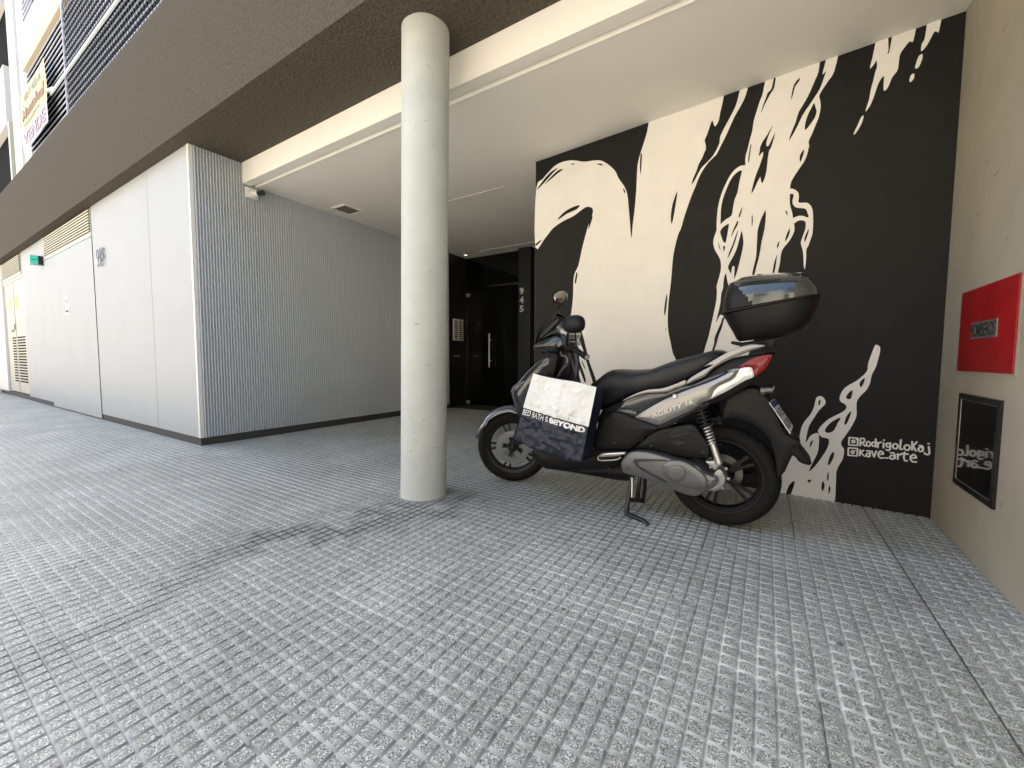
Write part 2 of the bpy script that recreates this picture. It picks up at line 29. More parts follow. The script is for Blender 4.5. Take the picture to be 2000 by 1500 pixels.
             'black_fairing': [0.147, [(0.5642, 0.6502), (0.5217, 0.6995), (0.4842, 0.7185), (0.4312, 0.741), (0.3716, 0.7564), (0.3136, 0.7618), (0.2647, 0.7699), (0.2208, 0.7908), (0.1726, 0.8121), (0.1322, 0.8176), (0.0746, 0.8497), (-0.0166, 0.8925), (-0.017, 0.8763), (0.0312, 0.8493), (0.0808, 0.8253), (0.1493, 0.796), (0.2275, 0.7574), (0.294, 0.7221), (0.3512, 0.6863), (0.4102, 0.6454), (0.4426, 0.6449), (0.5089, 0.6523)]],
             'blue_fairing': [0.15, [(0.5739, 0.6436), (0.5079, 0.6549), (0.4396, 0.6464), (0.4475, 0.611), (0.491, 0.6207), (0.5416, 0.6325)]],
             'cables': [[(0.9321, 0.1, 1.006), (0.8683, 0.14, 0.9672), (0.9053, 0.12, 0.9054), (0.934, 0.1, 0.8419)], [(0.7748, 0.28, 1.126), (0.7861, 0.24, 1.0439), (0.7874, 0.22, 1.0131)]],
             'case_levels': [[0.1, [(-0.0758, 1.049), (-0.2496, 1.073)]], [0.15, [(-0.0622, 1.0621), (-0.3002, 1.0869)]], [0.17, [(-0.0461, 1.0972), (-0.344, 1.1051)]], [0.185, [(-0.0248, 1.1349), (-0.3812, 1.1516)]], [0.195, [(-0.0065, 1.1726), (-0.4034, 1.2092)]], [0.2, [(0.005, 1.19), (-0.4098, 1.2577)]], [0.208, [(0.014, 1.1956), (-0.4139, 1.2602)]], [0.208, [(0.0122, 1.2018), (-0.4129, 1.2658)]], [0.2, [(0.0065, 1.2101), (-0.4085, 1.2685)]], [0.198, [(0.0065, 1.2418), (-0.4055, 1.2885)]], [0.19, [(0.0045, 1.2789), (-0.3991, 1.3106)]], [0.175, [(-0.0036, 1.321), (-0.386, 1.3332)]], [0.15, [(-0.0204, 1.3569), (-0.3754, 1.3539)]], [0.11, [(-0.0685, 1.3834), (-0.3639, 1.373)]], [0.05, [(-0.1388, 1.3982), (-0.3426, 1.3842)]]],
             'case_split': [(-0.0474, 1.3464), (-0.0798, 1.3192), (-0.1076, 1.2817), (-0.1306, 1.25), (-0.1451, 1.2331)],
             'center_stand': [[(0.43, 0.1, 0.2378), (0.4334, 0.11, 0.1758), (0.446, 0.1, 0.0761)], [(0.433, -0.02, 0.1867), (0.4357, -0.02, 0.1039), (0.4493, -0.02, 0.0219)], [(0.4682, 0.13, 0.0856), (0.4494, -0.02, 0.0333)]],
             'chrome_strip': [0.15, [(0.5229, 0.7095), (0.4833, 0.7335), (0.4305, 0.761), (0.3711, 0.7813), (0.3094, 0.7889), (0.2645, 0.8027), (0.2099, 0.8262), (0.1709, 0.8449), (0.1721, 0.8163), (0.2202, 0.795), (0.264, 0.7734), (0.3129, 0.765), (0.3708, 0.76), (0.4303, 0.7447), (0.4833, 0.7211), (0.5199, 0.7038)]],
             'cowl': [0.12, [(1.1741, 1.0505), (1.1219, 1.0749), (1.0686, 1.0967), (1.0213, 1.1099), (0.9843, 1.1089), (0.948, 1.0998), (0.9168, 1.071), (0.9082, 1.0427), (0.949, 1.0189), (0.9859, 0.9947), (1.0139, 0.9907), (1.061, 0.9908), (1.0942, 1.0076), (1.1378, 1.0142), (1.1772, 1.0209)]],
             'cowl_top': [0.09, [(1.1394, 1.0769), (1.0753, 1.1279), (1.0178, 1.1714), (0.9757, 1.2022), (0.9622, 1.1895), (0.9132, 1.119), (0.9363, 1.075), (0.9633, 1.1021), (1.0001, 1.1112), (1.0375, 1.1123), (1.0854, 1.0989)]],
             'cvt': [0.12, [(0.5282, 0.3282), (0.5015, 0.375), (0.4667, 0.401), (0.4053, 0.4126), (0.3259, 0.4095), (0.2366, 0.3914), (0.1568, 0.3765), (0.0916, 0.37), (0.0561, 0.3335), (0.0049, 0.3227), (-0.0024, 0.2984), (0.0146, 0.2632), (0.0481, 0.2376), (0.0763, 0.2092), (0.1112, 0.1958), (0.1714, 0.1974), (0.2654, 0.2239), (0.3368, 0.2388), (0.4105, 0.2506), (0.5008, 0.2604), (0.5223, 0.2858)]],
             'cvt_disc': [0.197, [(0.1482, 0.3327), (0.1515, 0.3154), (0.1614, 0.2995), (0.1765, 0.2872), (0.1947, 0.2806), (0.2131, 0.2808), (0.229, 0.2877), (0.2398, 0.3004), (0.2438, 0.3168), (0.2404, 0.3345), (0.23, 0.3507), (0.2145, 0.3628), (0.1962, 0.369), (0.178, 0.3685), (0.1625, 0.3614), (0.1521, 0.3488)]],
             'cvt_groove': [0.187, [(0.4486, 0.3506), (0.4119, 0.3684), (0.2583, 0.3844), (0.283, 0.3754), (0.3985, 0.3581), (0.4182, 0.3277), (0.2564, 0.2599), (0.2814, 0.2608), (0.398, 0.3068)]],
             'cvt_ring': [0.185, [(0.2755, 0.3427), (0.2586, 0.3719), (0.21, 0.3923), (0.1505, 0.3882), (0.0921, 0.359), (0.0546, 0.3271), (0.0409, 0.2916), (0.0529, 0.2577), (0.101, 0.2454), (0.1655, 0.2495), (0.226, 0.2615), (0.2668, 0.2976)]],
             'far_mirror': (1.1437, 1.4048),
             'far_mirror_stem': [(1.1392, -0.26, 1.3518), (1.1451, -0.22, 1.3044), (1.1139, -0.14, 1.272), (1.079, -0.1, 1.1985)],
             'floor_tray': [0.17, [(1.1512, 0.3279), (0.9707, 0.3583), (0.6976, 0.3816), (0.5004, 0.3948), (0.5027, 0.3778), (0.5334, 0.3254), (0.5967, 0.2767), (0.698, 0.2529), (1.0022, 0.2009), (1.1072, 0.2181), (1.1678, 0.2845)]],
             'footpeg': [(0.6675, 0.3503), (0.6452, 0.375), (0.4924, 0.403), (0.4903, 0.3908), (0.5339, 0.3729), (0.6087, 0.3572), (0.6453, 0.3491)],
             'footpeg_loop': [(0.6617, 0.205, 0.3524), (0.6544, 0.205, 0.3318), (0.5995, 0.205, 0.3385), (0.5426, 0.205, 0.3519), (0.5147, 0.205, 0.3699)],
             'front_hub': (1.4343, 0.2667),
             'grab_rail': [0.145, [(0.1713, 0.8158), (0.1612, 0.8428), (0.1336, 0.8664), (0.0829, 0.9012), (0.0335, 0.9314), (0.0866, 0.9169), (0.0036, 0.9751), (-0.0434, 1.0045), (-0.085, 1.0226), (-0.1391, 1.0375), (-0.1967, 1.0326), (-0.1927, 1.0214), (-0.1402, 1.0039), (-0.0772, 0.9752), (-0.0166, 0.9428), (0.0411, 0.9039), (0.0703, 0.8672), (0.1158, 0.8434)]],
             'grip': [(0.8218, 0.2, 1.0281), (0.7527, 0.26, 1.0012), (0.678, 0.33, 0.9768)],
             'hub_arm': [0.11, [(0.023, 0.3167), (-0.004, 0.3597), (-0.0266, 0.3442), (-0.0397, 0.3083), (-0.0288, 0.2617), (0.0038, 0.2298), (0.0378, 0.2265), (0.0552, 0.233), (0.0215, 0.2588), (0.0055, 0.294)]],
             'hub_bolts': [(0.0333, 0.3659), (-0.0431, 0.3689), (-0.0198, 0.3308), (-0.0553, 0.3152), (0.0352, 0.2597), (-0.0273, 0.2569)],
             'instrument_rim': [0.1, [(0.994, 1.1703), (0.9755, 1.1736), (0.9039, 1.1187), (0.9084, 1.1108), (0.9131, 1.0867), (0.9311, 1.0871), (0.9761, 1.133)]],
             'leg_shield': [0.15, [(1.0372, 0.9702), (0.9721, 0.9867), (0.973, 0.9298), (1.0036, 0.8014), (1.0428, 0.6432), (1.0831, 0.4805), (1.0707, 0.3338), (1.1637, 0.3077), (1.2405, 0.4229), (1.2864, 0.5294), (1.3245, 0.6376), (1.3437, 0.7169), (1.2959, 0.7769), (1.2137, 0.8606), (1.1195, 0.9348)]],
             'lever': [(0.9406, 0.15, 1.0017), (0.9085, 0.2, 0.9818), (0.8623, 0.24, 0.9797), (0.8278, 0.28, 0.9589), (0.8244, 0.3, 0.9374)],
             'light_clear': [0.152, [(-0.0867, 0.9095), (-0.1208, 0.9207), (-0.1435, 0.9184), (-0.1507, 0.9029), (-0.1549, 0.8717), (-0.123, 0.8539), (-0.0823, 0.8258), (-0.036, 0.7924), (0.0118, 0.7625), (0.0436, 0.744), (0.0283, 0.7893), (-0.0013, 0.8225), (-0.044, 0.8458), (-0.0726, 0.8693)]],
             'light_red': [0.15, [(-0.084, 0.9162), (-0.1108, 0.944), (-0.1463, 0.9652), (-0.1856, 0.9807), (-0.231, 0.9827), (-0.2216, 0.9451), (-0.2054, 0.9142), (-0.1801, 0.8879), (-0.1548, 0.8705), (-0.1506, 0.9028), (-0.1434, 0.9183), (-0.1207, 0.9205)]],
             'lower_edge': [0.15, [(0.4495, 0.6096), (0.3848, 0.5907), (0.3296, 0.5756), (0.2989, 0.5786), (0.2355, 0.6183), (0.1637, 0.6595), (0.0778, 0.7154), (0.0511, 0.7321), (0.0472, 0.71), (0.1111, 0.6713), (0.1809, 0.627), (0.2608, 0.5683), (0.3062, 0.5537), (0.3489, 0.5554), (0.4086, 0.5741)]],
             'lower_mount': [0.15, [(0.0588, 0.3991), (0.0198, 0.4049), (0.0039, 0.4324), (-0.0182, 0.4231), (-0.0254, 0.3992), (-0.0032, 0.3707), (0.0129, 0.3524), (0.0243, 0.3663), (0.0471, 0.3818)]],
             'mirror': (0.7609, 1.1727),
             'mirror_stem': [(0.8121, 0.3, 1.1197), (0.8561, 0.22, 1.0867), (0.9127, 0.12, 1.0428)],
             'mudguard': [0.085, [(-0.0295, 0.7446), (-0.072, 0.7853), (-0.1333, 0.8066), (-0.1766, 0.7986), (-0.2161, 0.7557), (-0.2564, 0.674), (-0.3008, 0.5789), (-0.3619, 0.5416), (-0.3658, 0.5058), (-0.4129, 0.4361), (-0.3861, 0.43), (-0.3582, 0.4425), (-0.3333, 0.4687), (-0.3045, 0.379), (-0.273, 0.3431), (-0.2665, 0.4034), (-0.2462, 0.5021), (-0.2189, 0.5597), (-0.1748, 0.6009), (-0.1126, 0.6289), (-0.04, 0.635), (-0.0075, 0.6321)]],
             'plate_far': [(-0.2299, 0.7243), (-0.3181, 0.58)],
             'plate_near': [(-0.2102, 0.7282), (-0.3062, 0.5738)],
             'rack_plate': [0.09, [(-0.0388, 1.0515), (-0.0796, 1.0427), (-0.1623, 1.057), (-0.2795, 1.0789), (-0.2822, 1.0646), (-0.2423, 1.0451), (-0.2347, 1.0169), (-0.1996, 1.0146), (-0.1944, 1.0345), (-0.0992, 1.0183), (-0.0801, 1.0266), (-0.0416, 1.0379)]],
             'rear_hub': (-0.0043, 0.3047),
             'running_light': [0.175, [(1.212, 0.8028), (1.2643, 0.7402), (1.3268, 0.7153), (1.3159, 0.7514), (1.2792, 0.7828)]],
             'screen_front': [(1.2206, 1.0573), (1.201, 1.1318), (1.1595, 1.1826), (1.114, 1.2215), (1.0743, 1.2578), (1.0452, 1.2688)],
             'screen_rear': [(1.1336, 1.077), (1.089, 1.1199), (1.0503, 1.1519), (1.0124, 1.1792), (0.9819, 1.2063), (0.9681, 1.2158)],
             'seat_bot': [(0.7276, 0.6287), (0.6906, 0.6403), (0.6274, 0.6623), (0.5834, 0.6868), (0.5276, 0.7157), (0.4899, 0.7409), (0.4365, 0.7624), (0.3766, 0.7824), (0.3145, 0.7904), (0.2692, 0.8043), (0.2142, 0.8299), (0.173, 0.8486), (0.1364, 0.8726), (0.0854, 0.9075), (0.0357, 0.9378), (-0.0124, 0.9709)],
             'seat_top': [(0.7818, 0.7895), (0.7431, 0.8092), (0.6957, 0.8513), (0.6585, 0.8746), (0.6265, 0.885), (0.5505, 0.8847), (0.4769, 0.8827), (0.3934, 0.8906), (0.333, 0.9145), (0.2629, 0.9439), (0.1875, 0.9643), (0.1078, 0.9879), (0.0517, 1.0038), (0.0139, 1.0058), (-0.0138, 0.9856), (-0.0228, 0.9822)],
             'shock': [(0.0975, 0.13, 0.7007), (0.0662, 0.14, 0.642), (0.0166, 0.15, 0.4994), (-0.0091, 0.15, 0.3967)],
             'shock_far': [(0.0732, -0.12, 0.6927), (0.0525, -0.12, 0.5986), (0.0162, -0.13, 0.4423)],
             'side_fairing': [0.16, [(0.5621, 0.6401), (0.4413, 0.6033), (0.3407, 0.5738), (0.308, 0.5556), (0.3675, 0.5152), (0.423, 0.4625), (0.4745, 0.4172), (0.5157, 0.407), (0.613, 0.3904), (0.7017, 0.3749), (0.7145, 0.4455), (0.6757, 0.5484), (0.6255, 0.6135)]],
             'side_reflector': [0.11, [(-0.1817, 0.8107), (-0.2387, 0.8164), (-0.241, 0.7883), (-0.2081, 0.785), (-0.207, 0.777), (-0.1843, 0.7725)]],
             'side_stand': [(0.4823, 0.1, 0.2216), (0.483, 0.15, 0.1076), (0.482, 0.19, 0.0289), (0.4492, 0.21, 0.0191), (0.3717, 0.245, 0.0229), (0.3323, 0.265, 0.0064)],
             'stand_spring': [(0.4724, 0.12, 0.2257), (0.4603, 0.16, 0.1156)],
             'steering_cover': [0.05, [(1.0694, 1.0025), (0.9376, 1.0018), (0.9128, 0.9245), (0.9398, 0.7939), (0.9704, 0.6603), (1.0324, 0.4662), (1.1274, 0.3165), (1.1537, 0.5932)]],
             'switch': [(0.9039, 0.12, 1.0266), (0.8134, 0.2, 1.0203)],
             'tail_core': [0.125, [(0.6642, 0.6413), (0.5171, 0.6995), (0.4023, 0.7641), (0.2205, 0.8115), (0.1018, 0.8534), (0.0274, 0.9073), (-0.0351, 0.954), (-0.1049, 0.9713), (-0.1969, 0.9869), (-0.2376, 0.9839), (-0.2156, 0.9215), (-0.1764, 0.8622), (-0.0846, 0.7836), (0.0318, 0.7147), (0.1271, 0.6705), (0.2271, 0.5962), (0.29, 0.562), (0.3442, 0.545), (0.4917, 0.4042), (0.5887, 0.3852), (0.6902, 0.3717), (0.7029, 0.5143)]],
             'tail_panel': [0.155, [(0.448, 0.6106), (0.4078, 0.6448), (0.3491, 0.6857), (0.2921, 0.7214), (0.2258, 0.7566), (0.1478, 0.7951), (0.0795, 0.8243), (0.03, 0.8482), (-0.018, 0.8752), (-0.0429, 0.8937), (-0.0332, 0.9007), (-0.0891, 0.9151), (-0.0719, 0.8695), (-0.0444, 0.8445), (-0.0017, 0.8212), (0.0269, 0.7897), (0.0431, 0.7417), (0.1112, 0.7119), (0.077, 0.7162), (0.1627, 0.6604), (0.2344, 0.6193), (0.2976, 0.5796), (0.3283, 0.5766), (0.3834, 0.5917)]]},
 'scooter_axes': [[-0.999405, 0.0345, 0.0], [-0.034453, -0.998035, -0.052336], [-0.001806, -0.052305, 0.99863]],
 'stain_path': [(-1.6482, 1.8632), (-1.9076, 1.647), (-1.8765, 1.4043), (-1.9594, 1.2737), (-2.1749, 1.1734), (-2.2251, 1.0662), (-2.1892, 0.9515), (-2.1223, 0.8137), (-2.0463, 0.7069), (-2.005, 0.5571), (-1.9201, 0.4458), (-1.9215, 0.3803), (-1.8994, 0.2923), (-1.8513, 0.2207), (-1.8091, 0.1578)]}

# ------------------------------------------------------------------ camera, sky, sun, exposure
cam = bpy.data.objects.new('camera', bpy.data.cameras.new('camera'))
C.collection.objects.link(cam); C.camera = cam
r_, u_, f_ = [Vector(a) for a in DATA['cam']['R']]
mw = Matrix.Identity(4)
for i in range(3):
    mw[i][0] = r_[i]; mw[i][1] = u_[i]; mw[i][2] = -f_[i]
mw[2][3] = 0.95
cam.matrix_world = mw
cam.data.sensor_width = 36; cam.data.lens = DATA['cam']['f'] / 2000 * 36
cam.data.clip_start = 0.02; cam.data.clip_end = 600

SUN_EL, SUN_AZ = math.radians(50), math.radians(72)      # azimuth from +Y towards -X
W = bpy.data.worlds.new('World'); C.world = W; W.use_nodes = True
nt = W.node_tree; nt.nodes.clear()
sky = nt.nodes.new('ShaderNodeTexSky'); sky.sky_type = 'NISHITA'; sky.sun_disc = False
sky.sun_elevation = SUN_EL; sky.sun_rotation = -SUN_AZ; sky.air_density = 1.0; sky.dust_density = 3.0; sky.ozone_density = 1.0
bg = nt.nodes.new('ShaderNodeBackground'); bg.inputs[1].default_value = 0.085
wo = nt.nodes.new('ShaderNodeOutputWorld')
nt.links.new(sky.outputs[0], bg.inputs[0]); nt.links.new(bg.outputs[0], wo.inputs[0])
sd = Vector((-math.sin(SUN_AZ) * math.cos(SUN_EL), math.cos(SUN_AZ) * math.cos(SUN_EL), math.sin(SUN_EL)))
sun = bpy.data.objects.new('sun', bpy.data.lights.new('sun', 'SUN')); C.collection.objects.link(sun)
sun.data.energy = 5.0; sun.data.angle = math.radians(0.5); sun.data.color = (1.0, 0.935, 0.84)
sun.rotation_euler = sd.to_track_quat('Z', 'Y').to_euler()
C.view_settings.view_transform = 'Standard'; C.view_settings.look = 'None'
C.view_settings.exposure = 2.75; C.view_settings.gamma = 1.0
C.cycles.use_denoising = True
C.cycles.max_bounces = 10; C.cycles.diffuse_bounces = 6; C.cycles.glossy_bounces = 4; C.cycles.transparent_max_bounces = 12
C.cycles.caustics_reflective = False; C.cycles.caustics_refractive = False

# ------------------------------------------------------------------ materials
def mat(name, col, rough=0.6, metal=0.0, coat=0.0, spec=None, bump=None, var=None, emit=None, alpha=None):
    """bump=(scale, strength, dist); var=(scale, amount) slight uneven colour of the surface itself"""
    m = bpy.data.materials.new(name); m.use_nodes = True
    n = m.node_tree.nodes; l = m.node_tree.links; b = n['Principled BSDF']
    b.inputs['Base Color'].default_value = (*col, 1); b.inputs['Roughness'].default_value = rough
    b.inputs['Metallic'].default_value = metal; b.inputs['Coat Weight'].default_value = coat
    b.inputs['Coat Roughness'].default_value = 0.06
    if spec is not None: b.inputs['Specular IOR Level'].default_value = spec
    tc = n.new('ShaderNodeTexCoord')
    if bump:
        t = n.new('ShaderNodeTexNoise'); t.inputs['Scale'].default_value = bump[0]; t.inputs['Detail'].default_value = 5
        l.new(tc.outputs['Object'], t.inputs['Vector'])
        bp = n.new('ShaderNodeBump'); bp.inputs['Strength'].default_value = bump[1]; bp.inputs['Distance'].default_value = bump[2]
        l.new(t.outputs['Fac'], bp.inputs['Height']); l.new(bp.outputs[0], b.inputs['Normal'])
    if var:
        t = n.new('ShaderNodeTexNoise'); t.inputs['Scale'].default_value = var[0]; t.inputs['Detail'].default_value = 6; t.inputs['Roughness'].default_value = 0.65
        l.new(tc.outputs['Object'], t.inputs['Vector'])
        mp = n.new('ShaderNodeMapRange'); mp.inputs[1].default_value = 0.3; mp.inputs[2].default_value = 0.7
        mp.inputs[3].default_value = 1 - var[1]; mp.inputs[4].default_value = 1 + var[1]
        l.new(t.outputs['Fac'], mp.inputs[0])
        mx = n.new('ShaderNodeMix'); mx.data_type = 'RGBA'; mx.blend_type = 'MULTIPLY'; mx.inputs[0].default_value = 1
        mx.inputs[6].default_value = (*col, 1); l.new(mp.outputs[0], mx.inputs[7]); l.new(mx.outputs[2], b.inputs['Base Color'])
    if emit:
        b.inputs['Emission Color'].default_value = (*emit[0], 1); b.inputs['Emission Strength'].default_value = emit[1]
    return m

MT = {}
MT['white_paint'] = mat('white_ceiling_paint', (.87, .85, .80), .85, bump=(60, .15, .004), var=(1.3, .03))
MT['render'] = mat('dark_textured_render', (.086, .077, .060), .95, spec=.2, bump=(60, 1.0, .018), var=(48, .42))
MT['wall_beige'] = mat('beige_wall_paint', (.385, .35, .27), .8, bump=(25, .3, .006), var=(1.6, .13))
MT['black_paint'] = mat('black_wall_paint', (.011, .011, .0105), .6, spec=.25, bump=(50, .2, .003), var=(3, .15))
MT['mural_white'] = mat('cream_mural_paint', (.87, .855, .80), .6, bump=(50, .2, .003), var=(5, .035))
MT['concrete'] = mat('painted_column_concrete', (.49, .525, .50), .75, bump=(22, .25, .006), var=(5, .07))
MT['cladding'] = mat('silver_grey_metal_cladding', (.46, .50, .54), .45, .15, var=(2, .03))
MT['plinth'] = mat('dark_plinth', (.05, .05, .052), .7, bump=(80, .3, .003))
MT['black_metal'] = mat('black_metal', (.01, .01, .011), .35)
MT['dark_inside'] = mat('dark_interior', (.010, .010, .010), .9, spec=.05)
MT['white_metal'] = mat('white_metal', (.75, .75, .73), .45)
MT['grey_metal'] = mat('grey_metal', (.4, .41, .42), .4, .5)
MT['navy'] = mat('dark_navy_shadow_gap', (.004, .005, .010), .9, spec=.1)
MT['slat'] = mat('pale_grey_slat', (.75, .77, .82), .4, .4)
MT['white_stucco'] = mat('white_stucco', (.66, .66, .65), .8, bump=(40, .2, .004))
MT['red'] = mat('red_cabinet_paint', (.34, .004, .007), .4, bump=(18, .25, .01), var=(5, .18))
MT['gloss_black'] = mat('glossy_black_glass', (.004, .004, .004), .03, coat=1.0, spec=.8)
MT['pale_metal'] = mat('pale_metal', (.5, .5, .48), .35, .8)
MT['dark_text'] = mat('dark_lettering', (.03, .03, .03), .6)
MT['cream'] = mat('cream_painted_steel', (.50, .50, .43), .5)
MT['yellow'] = mat('yellow_sticker', (.75, .66, .12), .5)
MT['sign_yellow'] = mat('yellow_banner', (.66, .64, .38), .7)
MT['sign_white'] = mat('white_banner', (.62, .60, .62), .7)
MT['sign_purple'] = mat('faded_purple_print', (.42, .37, .47), .7)
MT['sign_brown'] = mat('faded_brown_print', (.36, .24, .17), .7)
MT['sign_grey'] = mat('faded_grey_print', (.35, .38, .33), .7)
MT['teal'] = mat('lit_teal_sign', (.03, .30, .22), .4, emit=((.05, .6, .4), .10))
MT['lamp_on'] = mat('lit_lamp', (.8, .8, .8), .4, emit=((1, .9, .75), .3))
MT['rubber'] = mat('tyre_rubber', (.008, .008, .008), .8, spec=.25, bump=(60, .3, .003))
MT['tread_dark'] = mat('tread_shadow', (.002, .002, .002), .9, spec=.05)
MT['rim'] = mat('black_alloy', (.006, .006, .006), .45, 0, spec=.35)
MT['steel'] = mat('bright_steel', (.55, .55, .54), .3, .95)
MT['disc_steel'] = mat('worn_disc_steel', (.20, .20, .20), .4, .9)
MT['alu'] = mat('cast_aluminium', (.45, .45, .44), .45, .85, bump=(90, .3, .002))
MT['cvt'] = mat('grey_engine_cover', (.17, .175, .18), .36, .6, bump=(160, .15, .001))
MT['matte_black'] = mat('matte_black_plastic', (.006, .006, .0065), .5, spec=.28, bump=(400, .12, .0006))
MT['gloss_dark'] = mat('dark_grey_gloss_paint', (.028, .030, .034), .16, .5, coat=1.0)
MT['silver'] = mat('silver_metallic_paint', (.30, .295, .28), .33, .65, coat=.6)
MT['gunmetal'] = mat('gunmetal_paint', (.14, .145, .155), .22, .7, coat=.8)
MT['seat'] = mat('black_seat_vinyl', (.011, .012, .014), .45, spec=.4, bump=(300, .2, .0008))
MT['red_lens'] = mat('red_lens', (.20, .002, .003), .25, coat=.15)
MT['clear_lens'] = mat('clear_lens', (.80, .80, .78), .22, .25, coat=1.0, bump=(45, .6, .01))
MT['mirror'] = mat('mirror_glass', (.9, .9, .9), .03, 1.0)
MT['plate_white'] = mat('plate_white', (.7, .7, .7), .5)
MT['plate_blue'] = mat('plate_blue', (.03, .04, .22), .4)
MT['bag_navy'] = mat('navy_woven_plastic', (.007, .012, .030), .45, coat=.12, bump=(85, .8, .008))
MT['bag_white'] = mat('white_woven_plastic', (.80, .83, .83), .5, bump=(16, .7, .02), var=(8, .03))
MT['white_print'] = mat('white_print', (.86, .86, .86), .5)
MT['asphalt'] = mat('asphalt', (.30, .27, .23), .9, bump=(60, .5, .01), var=(3, .15))
MT['far_wall'] = mat('sunlit_cream_facade', (.62, .56, .46), .85, var=(1, .08))
MT['far_glass'] = mat('far_window_glass', (.05, .06, .07), .15)
MT['leaf'] = mat('leaf', (.05, .09, .03), .6)
MT['bark'] = mat('bark', (.10, .08, .06), .9, bump=(20, .8, .03))
MT['mat'] = mat('brown_door_mat', (.05, .035, .028), .95, bump=(150, 1, .004))
MT['ground'] = mat('distant_ground', (.18, .18, .17), .9)

def glass_mat(name, tint, gl=0.06):
    m = bpy.data.materials.new(name); m.use_nodes = True
    n = m.node_tree.nodes; l = m.node_tree.links; n.clear()
    o = n.new('ShaderNodeOutputMaterial'); t = n.new('ShaderNodeBsdfTransparent'); g = n.new('ShaderNodeBsdfGlossy')
    f = n.new('ShaderNodeFresnel'); f.inputs[0].default_value = 1.5; mx = n.new('ShaderNodeMixShader')
    t.inputs[0].default_value = (*tint, 1); g.inputs[1].default_value = .02
    l.new(f.outputs[0], mx.inputs[0]); l.new(t.outputs[0], mx.inputs[1]); l.new(g.outputs[0], mx.inputs[2]); l.new(mx.outputs[0], o.inputs[0])
    return m
MT['glass'] = glass_mat('tinted_entrance_glass', (.33, .36, .34))
MT['screen'] = glass_mat('smoked_windscreen', (.74, .70, .64))

